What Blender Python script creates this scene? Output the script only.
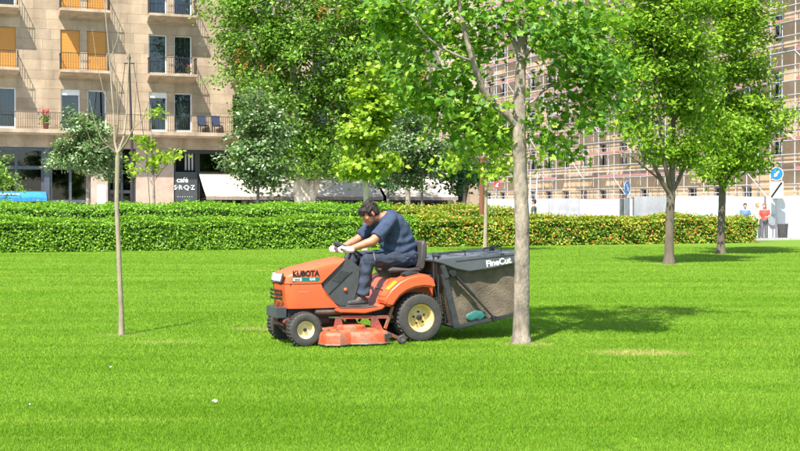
import bpy, bmesh, math, random
import numpy as np
from mathutils import Vector, Matrix, Euler
for o in list(bpy.data.objects): bpy.data.objects.remove(o, do_unlink=True)
SC = bpy.context.scene
COL = SC.collection
R = math.radians

# ------------------------------------------------------------------ camera, sky, sun, exposure
FOC = 1200.0                       # focal length in pixels of an 800 px wide picture
EYE = 1.5
HOR = 206.0                        # picture row of the horizon
cam = bpy.data.cameras.new('camera'); cam.lens = 54.0; cam.sensor_width = 36.0
cam.clip_start = 0.1; cam.clip_end = 2000
camo = bpy.data.objects.new('camera', cam); COL.objects.link(camo)
camo.location = (0, 0, EYE); camo.rotation_euler = (R(90) - math.atan(19.5 / FOC), 0, 0)
SC.camera = camo

SUN_EL, SUN_AZ = 57.0, 24.0        # light travels away from the camera, 24 degrees to the right
w = bpy.data.worlds.new('World'); SC.world = w; w.use_nodes = True
nt = w.node_tree
sky = nt.nodes.new('ShaderNodeTexSky'); sky.sky_type = 'NISHITA'; sky.sun_disc = False
sky.sun_elevation = R(SUN_EL); sky.sun_rotation = R(180 + SUN_AZ)
bg = nt.nodes['Background']; bg.inputs[1].default_value = 0.13
nt.links.new(sky.outputs[0], bg.inputs[0])
sl = bpy.data.lights.new('sun', 'SUN'); sl.energy = 5.0; sl.angle = R(0.53); sl.color = (1, 0.955, 0.88)
so = bpy.data.objects.new('sun', sl); COL.objects.link(so); so.location = (-10, -20, 40)
dvec = Vector((math.sin(R(SUN_AZ)) * math.cos(R(SUN_EL)), math.cos(R(SUN_AZ)) * math.cos(R(SUN_EL)), -math.sin(R(SUN_EL))))
so.rotation_euler = dvec.to_track_quat('-Z', 'Y').to_euler()
SC.view_settings.view_transform = 'Standard'; SC.view_settings.look = 'None'
SC.view_settings.gamma = 1.0; SC.view_settings.use_curve_mapping = False
SC.view_settings.exposure = 1.25

# ------------------------------------------------------------------ placement helpers
A = R(21.0)                        # the street grid is turned 21 degrees
CA, SA = math.cos(A), math.sin(A)
def G(u, v, z=0.0): return Vector((u * CA - v * SA, u * SA + v * CA, z))
def W(px, py, Y): return Vector(((px - 400) / FOC * Y, Y, EYE - (py - HOR) / FOC * Y))
def UF(px, v=68.6):                # column of the picture -> place along a facade at depth v
    r = (px - 400) / FOC
    return (v * SA + v * CA * r) / (CA - SA * r)

# ------------------------------------------------------------------ material helpers
MATS = {}
def new_mat(name):
    m = bpy.data.materials.new(name); m.use_nodes = True
    nt = m.node_tree; nt.nodes.clear()
    out = nt.nodes.new('ShaderNodeOutputMaterial')
    MATS[name] = m
    return m, nt, out
def N(nt, t, **kw):
    n = nt.nodes.new(t)
    for k, v in kw.items():
        if k.startswith('i_'): n.inputs[k[2:].replace('_', ' ')].default_value = v
        else: setattr(n, k, v)
    return n
def ramp(nt, stops):
    r = nt.nodes.new('ShaderNodeValToRGB')
    e = r.color_ramp.elements
    while len(e) < len(stops): e.new(0.5)
    for el, (p, c) in zip(e, stops): el.position = p; el.color = (*c, 1)
    return r
def mat(name, col, rough=0.6, metal=0.0, var=0.12, scale=6.0, bump=0.0, bscale=40.0, col2=None, obj_rand=0.0, stretch=None, spec=0.5, coat=0.0, mixpos=(0.35, 0.7), streak=0.0):
    """principled paint / stone / cloth with uneven colour, fine relief and, if asked, a tint for each object"""
    m, nt, out = new_mat(name)
    p = N(nt, 'ShaderNodeBsdfPrincipled'); nt.links.new(p.outputs[0], out.inputs[0])
    tc = N(nt, 'ShaderNodeTexCoord')
    src = tc.outputs['Object']
    if stretch:
        mp = N(nt, 'ShaderNodeMapping'); mp.inputs['Scale'].default_value = stretch
        nt.links.new(src, mp.inputs[0]); src = mp.outputs[0]
    no = N(nt, 'ShaderNodeTexNoise'); no.inputs['Scale'].default_value = scale; no.inputs['Detail'].default_value = 6
    no.inputs['Roughness'].default_value = 0.65
    nt.links.new(src, no.inputs['Vector'])
    c2 = col2 or tuple(c * (1 - 2 * var) for c in col)
    c1 = col if col2 else tuple(min(1, c * (1 + var)) for c in col)
    r = ramp(nt, [(mixpos[0], c2), (mixpos[1], c1)])
    nt.links.new(no.outputs[0], r.inputs[0])
    csrc = r.outputs[0]
    if streak:                                            # rain stains running down the wall
        mp2 = N(nt, 'ShaderNodeMapping'); mp2.inputs['Scale'].default_value = (1.1, 1.1, 0.16); nt.links.new(tc.outputs['Object'], mp2.inputs[0])
        n3 = N(nt, 'ShaderNodeTexNoise'); n3.inputs['Scale'].default_value = 1.3; n3.inputs['Detail'].default_value = 7; nt.links.new(mp2.outputs[0], n3.inputs['Vector'])
        r3 = ramp(nt, [(0.42, (1, 1, 1)), (0.72, (1 - streak, 1 - streak * 1.05, 1 - streak * 1.1))]); nt.links.new(n3.outputs[0], r3.inputs[0])
        mx3 = N(nt, 'ShaderNodeMix', data_type='RGBA', blend_type='MULTIPLY'); mx3.inputs[0].default_value = 1
        nt.links.new(csrc, mx3.inputs[6]); nt.links.new(r3.outputs[0], mx3.inputs[7]); csrc = mx3.outputs[2]
    if obj_rand:
        oi = N(nt, 'ShaderNodeObjectInfo')
        mr = N(nt, 'ShaderNodeMapRange'); mr.inputs['To Min'].default_value = 1 - obj_rand; mr.inputs['To Max'].default_value = 1 + obj_rand
        nt.links.new(oi.outputs['Random'], mr.inputs[0])
        hs = N(nt, 'ShaderNodeHueSaturation'); nt.links.new(mr.outputs[0], hs.inputs['Value']); nt.links.new(csrc, hs.inputs['Color'])
        csrc = hs.outputs[0]
    nt.links.new(csrc, p.inputs['Base Color'])
    p.inputs['Roughness'].default_value = rough; p.inputs['Metallic'].default_value = metal
    p.inputs['Specular IOR Level'].default_value = spec; p.inputs['Coat Weight'].default_value = coat
    if bump:
        n2 = N(nt, 'ShaderNodeTexNoise'); n2.inputs['Scale'].default_value = bscale; n2.inputs['Detail'].default_value = 5
        nt.links.new(src, n2.inputs['Vector'])
        b = N(nt, 'ShaderNodeBump'); b.inputs['Strength'].default_value = bump; b.inputs['Distance'].default_value = 0.02
        nt.links.new(n2.outputs[0], b.inputs['Height']); nt.links.new(b.outputs[0], p.inputs['Normal'])
    return m
VG = 1.4
def leaf_mat(name, stops, trans=0.35, rough=0.45, tmul=(1.25, 1.35, 0.5)):
    """foliage: each leaf (mesh island) draws its own colour, light passes through"""
    m, nt, out = new_mat(name)
    g = N(nt, 'ShaderNodeNewGeometry')
    r = ramp(nt, [(p_, tuple(min(0.6, x * VG) for x in c_)) for p_, c_ in stops]); nt.links.new(g.outputs['Random Per Island'], r.inputs[0])
    p = N(nt, 'ShaderNodeBsdfPrincipled'); p.inputs['Roughness'].default_value = rough
    p.inputs['Specular IOR Level'].default_value = 0.22
    nt.links.new(r.outputs[0], p.inputs['Base Color'])
    mx = N(nt, 'ShaderNodeMix', data_type='RGBA', blend_type='MULTIPLY'); mx.inputs[0].default_value = 1
    nt.links.new(r.outputs[0], mx.inputs[6]); mx.inputs[7].default_value = (*tmul, 1)
    t = N(nt, 'ShaderNodeBsdfTranslucent'); nt.links.new(mx.outputs[2], t.inputs[0])
    ms = N(nt, 'ShaderNodeMixShader'); ms.inputs[0].default_value = trans
    nt.links.new(p.outputs[0], ms.inputs[1]); nt.links.new(t.outputs[0], ms.inputs[2]); nt.links.new(ms.outputs[0], out.inputs[0])
    return m
def grass_mat(name, blade):
    """lawn: mowing streaks, yellowish worn patches and a fine mottle, all fixed to the ground"""
    m, nt, out = new_mat(name)
    g = N(nt, 'ShaderNodeNewGeometry')
    def noise(sc, scale, det=3, dist=0.0, rot=0.0):
        mp = N(nt, 'ShaderNodeMapping'); mp.inputs['Scale'].default_value = sc; mp.inputs['Rotation'].default_value = (0, 0, rot)
        nt.links.new(g.outputs['Position'], mp.inputs[0])
        n = N(nt, 'ShaderNodeTexNoise'); n.inputs['Scale'].default_value = scale; n.inputs['Detail'].default_value = det; n.inputs['Distortion'].default_value = dist
        nt.links.new(mp.outputs[0], n.inputs['Vector']); return n.outputs[0]
    def mixc(fac, a, b, blend='MIX'):
        mx = N(nt, 'ShaderNodeMix', data_type='RGBA', blend_type=blend)
        if isinstance(fac, (int, float)): mx.inputs[0].default_value = fac
        else: nt.links.new(fac, mx.inputs[0])
        for i, c in ((6, a), (7, b)):
            if isinstance(c, tuple): mx.inputs[i].default_value = (*c, 1)
            else: nt.links.new(c, mx.inputs[i])
        return mx.outputs[2]
    def rng(x, a, b):
        mr = N(nt, 'ShaderNodeMapRange', interpolation_type='SMOOTHSTEP'); mr.inputs[1].default_value = a; mr.inputs[2].default_value = b
        nt.links.new(x, mr.inputs[0]); return mr.outputs[0]
    dark, mid, light = (0.130, 0.255, 0.012), (0.150, 0.287, 0.016), (0.200, 0.330, 0.030)
    streak = noise((0.13, 1.0, 1), 1.0, 7, 0.7, 0.05)
    c = mixc(rng(streak, 0.28, 0.74), dark, light)
    thin = noise((0.16, 2.6, 1), 1.0, 5, 0.5, -0.04)
    c = mixc(rng(thin, 0.58, 0.78), c, (0.27, 0.36, 0.05))
    clover = noise((1, 1, 1), 1.9, 5)
    c = mixc(rng(clover, 0.60, 0.72), c, (0.115, 0.235, 0.014))
    broad = noise((0.25, 0.35, 1), 0.8, 3)
    c = mixc(rng(broad, 0.45, 0.8), c, mid)
    tuft = noise((1, 1, 1), 60.0, 2)
    c = mixc(rng(tuft, 0.55, 0.85), c, (0.085, 0.195, 0.010))
    fine = noise((1, 1, 1), 7.0, 4)
    c = mixc(rng(fine, 0.62, 0.85), c, (0.25, 0.34, 0.03))
    pat = noise((0.33, 1.5, 1), 0.75, 3)
    c = mixc(rng(pat, 0.66, 0.80), c, (0.40, 0.44, 0.06))
    # worn straw-coloured spots where roots and turning wheels thin the turf
    sx = N(nt, 'ShaderNodeSeparateXYZ'); nt.links.new(g.outputs['Position'], sx.inputs[0])
    wob = noise((1, 1, 1), 3.0, 4)
    for (cx, cy, rx, ry, k) in ((2.42, 12.2, 0.62, 0.30, 0.85), (1.36, 13.0, 0.36, 0.30, 0.45), (-1.55, 14.6, 0.7, 0.28, 0.6), (-3.2, 13.9, 0.4, 0.3, 0.25), (6.95, 31.0, 0.7, 0.8, 0.35), (10.0, 37.5, 0.7, 0.8, 0.3), (-2.6, 13.2, 0.5, 0.2, 0.3), (3.6, 17.0, 0.8, 0.3, 0.25)):
        def term(s, cc, rr):
            a = N(nt, 'ShaderNodeMath', operation='SUBTRACT'); nt.links.new(sx.outputs[s], a.inputs[0]); a.inputs[1].default_value = cc
            d = N(nt, 'ShaderNodeMath', operation='DIVIDE'); nt.links.new(a.outputs[0], d.inputs[0]); d.inputs[1].default_value = rr
            q = N(nt, 'ShaderNodeMath', operation='MULTIPLY'); nt.links.new(d.outputs[0], q.inputs[0]); nt.links.new(d.outputs[0], q.inputs[1]); return q.outputs[0]
        s = N(nt, 'ShaderNodeMath', operation='ADD'); nt.links.new(term(0, cx, rx), s.inputs[0]); nt.links.new(term(1, cy, ry), s.inputs[1])
        s2 = N(nt, 'ShaderNodeMath', operation='MULTIPLY_ADD'); nt.links.new(wob, s2.inputs[0]); s2.inputs[1].default_value = 1.6; nt.links.new(s.outputs[0], s2.inputs[2])
        f = N(nt, 'ShaderNodeMapRange', interpolation_type='SMOOTHSTEP'); f.inputs[1].default_value = 1.9; f.inputs[2].default_value = 0.7
        f.inputs[3].default_value = 0; f.inputs[4].default_value = k
        nt.links.new(s2.outputs[0], f.inputs[0])
        c = mixc(f.outputs[0], c, (0.42, 0.38, 0.14))
    p = N(nt, 'ShaderNodeBsdfPrincipled'); p.inputs['Roughness'].default_value = 0.65; p.inputs['Specular IOR Level'].default_value = 0.12
    if blade:
        hv = N(nt, 'ShaderNodeMapRange'); hv.inputs[3].default_value = 0.62; hv.inputs[4].default_value = 1.42
        nt.links.new(g.outputs['Random Per Island'], hv.inputs[0])
        hs = N(nt, 'ShaderNodeHueSaturation'); nt.links.new(hv.outputs[0], hs.inputs['Value']); nt.links.new(c, hs.inputs['Color']); c = hs.outputs[0]
        nt.links.new(c, p.inputs['Base Color'])
        t = N(nt, 'ShaderNodeBsdfTranslucent'); nt.links.new(mixc(1.0, c, (1.3, 1.35, 0.6), 'MULTIPLY'), t.inputs[0])
        ms = N(nt, 'ShaderNodeMixShader'); ms.inputs[0].default_value = 0.4
        nt.links.new(p.outputs[0], ms.inputs[1]); nt.links.new(t.outputs[0], ms.inputs[2]); nt.links.new(ms.outputs[0], out.inputs[0])
    else:
        nt.links.new(mixc(0.42, c, (0.055, 0.10, 0.010)), p.inputs['Base Color'])
        n2 = noise((1, 1, 1), 55, 4)
        b = N(nt, 'ShaderNodeBump'); b.inputs['Strength'].default_value = 0.7; b.inputs['Distance'].default_value = 0.04
        nt.links.new(n2, b.inputs['Height']); nt.links.new(b.outputs[0], p.inputs['Normal'])
        nt.links.new(p.outputs[0], out.inputs[0])
    return m
def glass_mat(name, tint=(0.55, 0.60, 0.63)):
    m, nt, out = new_mat(name)
    fr = N(nt, 'ShaderNodeFresnel'); fr.inputs[0].default_value = 1.6
    t = N(nt, 'ShaderNodeBsdfTransparent'); t.inputs[0].default_value = (*tint, 1)
    gl = N(nt, 'ShaderNodeBsdfGlossy'); gl.inputs['Roughness'].default_value = 0.03; gl.inputs[0].default_value = (0.8, 0.85, 0.9, 1)
    ma = N(nt, 'ShaderNodeMath', operation='MULTIPLY_ADD'); nt.links.new(fr.outputs[0], ma.inputs[0]); ma.inputs[1].default_value = 0.6; ma.inputs[2].default_value = 0.03
    ms = N(nt, 'ShaderNodeMixShader'); nt.links.new(ma.outputs[0], ms.inputs[0])
    nt.links.new(t.outputs[0], ms.inputs[1]); nt.links.new(gl.outputs[0], ms.inputs[2]); nt.links.new(ms.outputs[0], out.inputs[0])
    return m

# ------------------------------------------------------------------ mesh helpers
class MB:
    def __init__(s): s.v = []; s.f = []
    def add(s, vs, fs):
        b = len(s.v); s.v += [tuple(v) for v in vs]; s.f += [tuple(i + b for i in f) for f in fs]; return s
    def box(s, c, d, rot=None):
        hx, hy, hz = d[0] / 2, d[1] / 2, d[2] / 2
        vs = [Vector((x * hx, y * hy, z * hz)) for z in (-1, 1) for y in (-1, 1) for x in (-1, 1)]
        if rot is not None:
            m = Euler(rot).to_matrix(); vs = [m @ v for v in vs]
        vs = [v + Vector(c) for v in vs]
        return s.add(vs, [(0, 2, 3, 1), (4, 5, 7, 6), (0, 1, 5, 4), (2, 6, 7, 3), (0, 4, 6, 2), (1, 3, 7, 5)])
    def span(s, x0, x1, y0, y1, z0, z1): return s.box(((x0 + x1) / 2, (y0 + y1) / 2, (z0 + z1) / 2), (abs(x1 - x0), abs(y1 - y0), abs(z1 - z0)))
    def bar(s, p, q, wd, ht):
        p, q = Vector(p), Vector(q); d = q - p; L = d.length
        m = d.to_track_quat('X', 'Z').to_matrix()
        vs = [m @ Vector((x, y * wd / 2, z * ht / 2)) + p for x in (0, L) for (y, z) in ((-1, -1), (1, -1), (1, 1), (-1, 1))]
        return s.add(vs, [(0, 3, 2, 1), (4, 5, 6, 7), (0, 1, 5, 4), (1, 2, 6, 5), (2, 3, 7, 6), (3, 0, 4, 7)])
    def tube(s, pts, rad, n=8, cap=True):
        pts = [Vector(p) for p in pts]
        if not hasattr(rad, '__len__'): rad = [rad] * len(pts)
        ref = None; vs = []
        for i, p in enumerate(pts):
            t = (pts[min(i + 1, len(pts) - 1)] - pts[max(i - 1, 0)]).normalized()
            if ref is None: ref = t.orthogonal().normalized()
            ref = (ref - t * ref.dot(t)); ref = ref.normalized() if ref.length > 1e-6 else t.orthogonal().normalized()
            b = t.cross(ref)
            vs += [p + (ref * math.cos(a) + b * math.sin(a)) * rad[i] for a in (2 * math.pi * k / n for k in range(n))]
        fs = [(i * n + k, i * n + (k + 1) % n, (i + 1) * n + (k + 1) % n, (i + 1) * n + k) for i in range(len(pts) - 1) for k in range(n)]
        if cap: fs += [tuple(range(n - 1, -1, -1)), tuple((len(pts) - 1) * n + k for k in range(n))]
        return s.add(vs, fs)
    def prism(s, poly, y0, y1, axis='y'):
        n = len(poly)
        if axis == 'y': vs = [(x, y0, z) for x, z in poly] + [(x, y1, z) for x, z in poly]
        elif axis == 'z': vs = [(x, y, y0) for x, y in poly] + [(x, y, y1) for x, y in poly]
        else: vs = [(y0, x, z) for x, z in poly] + [(y1, x, z) for x, z in poly]
        return s.add(vs, [tuple(range(n - 1, -1, -1)), tuple(range(n, 2 * n))] + [(i, (i + 1) % n, n + (i + 1) % n, n + i) for i in range(n)])
    def lathe(s, prof, n=32, axis='y', c=(0, 0, 0), closed=True):
        vs = []
        for (r, h) in prof:
            for k in range(n):
                a = 2 * math.pi * k / n; x, z = r * math.cos(a), r * math.sin(a)
                vs.append((c[0] + x, c[1] + h, c[2] + z) if axis == 'y' else (c[0] + x, c[1] + z, c[2] + h))
        m = len(prof); fs = []
        for i in range(m if closed else m - 1):
            j = (i + 1) % m
            fs += [(i * n + k, i * n + (k + 1) % n, j * n + (k + 1) % n, j * n + k) for k in range(n)]
        if not closed:
            fs += [tuple(range(n)), tuple((m - 1) * n + k for k in range(n - 1, -1, -1))]
        return s.add(vs, fs)
    def loft(s, rings, cap=True):
        n = len(rings[0]); vs = [p for r in rings for p in r]
        fs = [(i * n + k, i * n + (k + 1) % n, (i + 1) * n + (k + 1) % n, (i + 1) * n + k) for i in range(len(rings) - 1) for k in range(n)]
        if cap: fs += [tuple(range(n - 1, -1, -1)), tuple((len(rings) - 1) * n + k for k in range(n))]
        return s.add(vs, fs)
    def capsule(s, p, r1, q, r2, n=12, m=4):
        p, q = Vector(p), Vector(q); t = (q - p).normalized() if (q - p).length > 1e-6 else Vector((0, 0, 1))
        pts = []; rad = []
        for i in range(m + 1):
            a = math.pi / 2 * i / m + 1e-3; pts.append(p - t * r1 * math.cos(a)); rad.append(max(r1 * math.sin(a), 1e-4))
        for i in range(m + 1):
            a = math.pi / 2 * i / m; pts.append(q + t * r2 * math.sin(a)); rad.append(max(r2 * math.cos(a), 1e-4))
        return s.tube(pts, rad, n)
    def ell(s, c, r, rot=None, n=14, m=10):
        rings = []
        mt = rot if rot is not None else Matrix.Identity(3)
        for i in range(m + 1):
            a = math.pi * i / m; zz = -math.cos(a); rr = max(math.sin(a), 1e-3)
            rings.append([Vector(c) + mt @ Vector((r[0] * rr * math.cos(b), r[1] * rr * math.sin(b), r[2] * zz)) for b in (2 * math.pi * k / n for k in range(n))])
        return s.loft(rings)
    def mesh(s, name='mesh', smooth=False, fix=True, bevel=0.0, seg=2):
        me = bpy.data.meshes.new(name); me.from_pydata(s.v, [], s.f)
        if fix or bevel:
            bm = bmesh.new(); bm.from_mesh(me)
            bmesh.ops.recalc_face_normals(bm, faces=bm.faces)
            if bevel:
                es = [e for e in bm.edges if len(e.link_faces) == 2 and e.calc_face_angle(0) > R(28)]
                bmesh.ops.bevel(bm, geom=es, offset=bevel, segments=seg, affect='EDGES', clamp_overlap=True)
            bm.to_mesh(me); bm.free()
        if smooth:
            me.polygons.foreach_set('use_smooth', [True] * len(me.polygons))
            me.set_sharp_from_angle(angle=R(smooth if smooth is not True else 40))
        me.update(); return me
def put(name, me, m, parent=None, loc=None, rot=None):
    o = bpy.data.objects.new(name, me); COL.objects.link(o)
    if m is not None and len(me.materials) == 0: me.materials.append(MATS[m] if isinstance(m, str) else m)
    if parent: o.parent = parent
    if loc is not None: o.location = loc
    if rot is not None: o.rotation_euler = rot
    return o
def tag(o, label, cat, group=None, kind=None):
    o['label'] = label; o['category'] = cat
    if group: o['group'] = group
    if kind: o['kind'] = kind
    return o
def thing(name, label, cat, loc=(0, 0, 0), rz=0.0, group=None):
    o = bpy.data.objects.new(name, None); COL.objects.link(o); o.empty_display_size = 0.2
    o.location = loc; o.rotation_euler = (0, 0, rz)
    return tag(o, label, cat, group)
def struct(o): o['kind'] = 'structure'; return o
def remesh(mb, voxel, smooth=4, factor=0.5):
    me = mb.mesh('tmp', fix=True); o = bpy.data.objects.new('tmp', me); COL.objects.link(o)
    md = o.modifiers.new('r', 'REMESH'); md.mode = 'VOXEL'; md.voxel_size = voxel
    if smooth:
        sm = o.modifiers.new('s', 'SMOOTH'); sm.factor = factor; sm.iterations = smooth
    dg = bpy.context.evaluated_depsgraph_get(); dg.update()
    res = bpy.data.meshes.new_from_object(o.evaluated_get(dg))
    bpy.data.objects.remove(o, do_unlink=True); bpy.data.meshes.remove(me)
    res.polygons.foreach_set('use_smooth', [True] * len(res.polygons)); res.materials.clear()
    return res
def text_mesh(s, size, ext=0.001, bold=0.0):
    cu = bpy.data.curves.new('t', 'FONT'); cu.body = s; cu.size = size; cu.extrude = ext; cu.align_x = 'CENTER'; cu.align_y = 'CENTER'; cu.offset = bold; cu.resolution_u = 3
    o = bpy.data.objects.new('t', cu); COL.objects.link(o)
    dg = bpy.context.evaluated_depsgraph_get(); dg.update()
    me = bpy.data.meshes.new_from_object(o.evaluated_get(dg)); bpy.data.objects.remove(o, do_unlink=True); bpy.data.curves.remove(cu)
    me.materials.clear(); return me
def scatter(name, bv, bf, pos, rot, scale):
    """many small leaves as one mesh: base shape bv/bf copied with numpy"""
    bv = np.asarray(bv, float); n, k = len(pos), len(bv)
    v = np.einsum('nij,kj->nki', rot, bv) * np.asarray(scale)[:, None, None] + np.asarray(pos)[:, None, :]
    me = bpy.data.meshes.new(name)
    me.vertices.add(n * k); me.vertices.foreach_set('co', v.reshape(-1).astype(np.float32))
    sizes = [len(f) for f in bf]; flat = np.concatenate([np.array(f) for f in bf])
    li = (flat[None, :] + (np.arange(n) * k)[:, None]).reshape(-1)
    me.loops.add(len(li)); me.loops.foreach_set('vertex_index', li.astype(np.int32))
    tot = np.tile(np.array(sizes), n); st = np.concatenate([[0], np.cumsum(tot)[:-1]])
    me.polygons.add(len(tot)); me.polygons.foreach_set('loop_start', st.astype(np.int32))
    me.update(calc_edges=True); return me
def frames(nrm, rng):
    """random rotation matrices whose third column is nrm"""
    nrm = nrm / np.linalg.norm(nrm, axis=1, keepdims=True)
    a = rng.normal(size=nrm.shape); x = np.cross(a, nrm); x /= np.linalg.norm(x, axis=1, keepdims=True) + 1e-9
    y = np.cross(nrm, x)
    return np.stack([x, y, nrm], axis=2)
RHOMB_V = [(0, -0.5, 0), (0.30, -0.05, 0.07), (0, 0.55, 0), (-0.30, -0.05, 0.07)]
RHOMB_F = [(0, 1, 2), (0, 2, 3)]
OVAL_V = [(0, -0.5, 0), (0.25, -0.18, 0.05), (0.20, 0.2, 0.05), (0, 0.55, -0.03), (-0.20, 0.2, 0.05), (-0.25, -0.18, 0.05)]
OVAL_F = [(0, 1, 2, 3), (0, 3, 4, 5)]
MAPLE_V = [(0, -0.42, 0), (0.36, -0.40, 0.05), (0.27, -0.18, 0.05), (0.56, 0.08, 0.08), (0.27, 0.10, 0.04), (0.19, 0.30, 0.03), (0, 0.58, -0.04),
           (-0.19, 0.30, 0.03), (-0.27, 0.10, 0.04), (-0.56, 0.08, 0.08), (-0.27, -0.18, 0.05), (-0.36, -0.40, 0.05)]
MAPLE_F = [(0, 1, 2), (0, 2, 4, 5, 6), (2, 3, 4), (0, 10, 11), (0, 6, 7, 8, 10), (8, 9, 10)]

# ------------------------------------------------------------------ materials
grass_mat('turf', False); grass_mat('blade', True)
mat('paving', (0.42, 0.40, 0.37), 0.85, scale=1.2, bump=0.2, bscale=8)
mat('kerb', (0.45, 0.44, 0.42), 0.8, bump=0.2)
mat('soil', (0.11, 0.09, 0.05), 0.95, scale=2, bump=0.5, bscale=20, col2=(0.05, 0.07, 0.02))
mat('limestone', (0.45, 0.35, 0.235), 0.85, scale=1.1, var=0.1, bump=0.35, bscale=14, obj_rand=0.13, col2=(0.33, 0.245, 0.165), streak=0.3)
mat('plinth_stone', (0.46, 0.37, 0.29), 0.8, scale=1.5, bump=0.2, col2=(0.36, 0.26, 0.2))
mat('render', (0.47, 0.38, 0.27), 0.85, scale=0.5, bump=0.1, col2=(0.42, 0.34, 0.26))
mat('ledge', (0.46, 0.37, 0.26), 0.8, scale=3, col2=(0.34, 0.26, 0.18), bump=0.2, streak=0.35)
mat('unlit_room', (0.02, 0.021, 0.024), 0.9)  # near-black: the darkness of unlit rooms put into the colour
mat('white_frame', (0.72, 0.72, 0.70), 0.45, scale=4, var=0.05)
mat('wood_blind', (0.52, 0.23, 0.035), 0.55, scale=3, var=0.08, stretch=(1, 1, 22), bump=0.35, bscale=1.5)
mat('curtain', (0.34, 0.37, 0.40), 0.9, scale=1, stretch=(9, 1, 0.3), var=0.3)
mat('pale_curtain', (0.5, 0.5, 0.48), 0.9, scale=1, stretch=(9, 1, 0.3), var=0.25)
mat('iron', (0.05, 0.047, 0.045), 0.5, metal=0.4)
mat('shop_metal', (0.085, 0.10, 0.12), 0.45, metal=0.3, scale=2)
mat('shop_black', (0.030, 0.033, 0.036), 0.4, scale=3)
mat('slate_sign', (0.052, 0.062, 0.064), 0.6, scale=3)
mat('letter_white', (0.78, 0.78, 0.76), 0.6)
mat('awning_cream', (0.46, 0.41, 0.33), 0.85, scale=1.5, var=0.07, bump=0.1)
mat('awning_trim', (0.28, 0.22, 0.17), 0.85)
mat('awning_blue', (0.02, 0.20, 0.42), 0.7, scale=2)
mat('poster', (0.62, 0.60, 0.57), 0.6, scale=3)
glass_mat('pane'); glass_mat('shop_pane', (0.22, 0.25, 0.27))
mat('old_plaster', (0.54, 0.405, 0.24), 0.9, scale=0.35, col2=(0.34, 0.24, 0.145), bump=0.3, bscale=6)
mat('scaffold_steel', (0.48, 0.48, 0.49), 0.45, metal=0.15, scale=5)
mat('deck_board', (0.30, 0.29, 0.29), 0.7, scale=3)
mat('toe_red', (0.40, 0.09, 0.08), 0.7, scale=0.6, col2=(0.30, 0.20, 0.18))
mat('hoarding_white', (0.58, 0.58, 0.59), 0.6, scale=1.2, var=0.05, obj_rand=0.04, col2=(0.50, 0.50, 0.51))
mat('hoarding_grey', (0.40, 0.40, 0.41), 0.6, scale=1.2, obj_rand=0.05)
mat('sign_blue', (0.015, 0.17, 0.52), 0.35)
mat('sign_grey', (0.42, 0.43, 0.44), 0.45, metal=0.4)
mat('sign_red', (0.62, 0.04, 0.04), 0.5)
mat('post_grey', (0.22, 0.22, 0.22), 0.5, metal=0.5)
mat('bin_dark', (0.055, 0.05, 0.05), 0.6)
mat('rust_wood', (0.22, 0.085, 0.035), 0.85, scale=6, stretch=(1, 1, 0.2), col2=(0.12, 0.05, 0.025))
mat('bark_grey', (0.34, 0.28, 0.215), 0.9, scale=7, stretch=(1, 1, 0.5), bump=0.9, bscale=26, col2=(0.13, 0.105, 0.08), mixpos=(0.38, 0.64))
mat('bark_pale', (0.58, 0.52, 0.42), 0.85, scale=2.2, stretch=(1, 1, 0.5), bump=0.4, bscale=14, col2=(0.24, 0.19, 0.13), mixpos=(0.38, 0.58))
mat('bark_tan', (0.320, 0.268, 0.180), 0.85, scale=9, stretch=(1, 1, 0.4), bump=0.4, bscale=30, col2=(0.208, 0.168, 0.112))
mat('bark_brown', (0.168, 0.128, 0.092), 0.9, scale=6, stretch=(1, 1, 0.35), bump=0.5, bscale=22, col2=(0.088, 0.068, 0.048))
mat('hedge_shade', (0.025, 0.05, 0.010), 0.95, scale=6)  # foliage green darkened: shade between the leaves put into the colour
leaf_mat('leaf_maple', [(0, (0.042, 0.115, 0.009)), (0.45, (0.095, 0.205, 0.015)), (0.8, (0.16, 0.275, 0.024)), (1, (0.27, 0.34, 0.04))], 0.36)
leaf_mat('leaf_right', [(0, (0.060, 0.130, 0.009)), (0.5, (0.130, 0.230, 0.015)), (1, (0.22, 0.31, 0.030))], 0.38)
leaf_mat('leaf_plane', [(0, (0.036, 0.095, 0.010)), (0.5, (0.080, 0.170, 0.015)), (0.9, (0.15, 0.25, 0.03)), (1, (0.24, 0.32, 0.09))], 0.3)
leaf_mat('leaf_bright', [(0, (0.09, 0.17, 0.010)), (0.5, (0.17, 0.265, 0.018)), (1, (0.27, 0.34, 0.04))], 0.33)
leaf_mat('leaf_silver', [(0, (0.034, 0.080, 0.018)), (0.55, (0.080, 0.145, 0.038)), (0.85, (0.16, 0.21, 0.10)), (1, (0.36, 0.40, 0.28))], 0.2)
leaf_mat('leaf_dark', [(0, (0.012, 0.045, 0.012)), (1, (0.035, 0.10, 0.022))], 0.2)
leaf_mat('leaf_hedge', [(0, (0.050, 0.125, 0.008)), (0.6, (0.110, 0.225, 0.014)), (1, (0.22, 0.33, 0.03))], 0.3)
leaf_mat('leaf_hedge_back', [(0, (0.07, 0.17, 0.012)), (0.6, (0.12, 0.25, 0.018)), (1, (0.2, 0.32, 0.03))], 0.35)
leaf_mat('leaf_gold', [(0, (0.055, 0.125, 0.010)), (0.45, (0.12, 0.21, 0.016)), (0.72, (0.22, 0.27, 0.025)), (0.86, (0.36, 0.27, 0.035)), (1, (0.42, 0.10, 0.03))], 0.28)
mat('orange', (0.64, 0.108, 0.034), 0.42, scale=3.2, var=0.05, coat=0.08, bump=0.03, spec=0.35, col2=(0.50, 0.095, 0.034))
mat('orange_worn', (0.52, 0.062, 0.014), 0.6, scale=7, col2=(0.24, 0.12, 0.07), bump=0.3, bscale=50, mixpos=(0.42, 0.56))
mat('red_worn', (0.42, 0.055, 0.03), 0.6, scale=9, col2=(0.10, 0.06, 0.05), bump=0.3)
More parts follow.
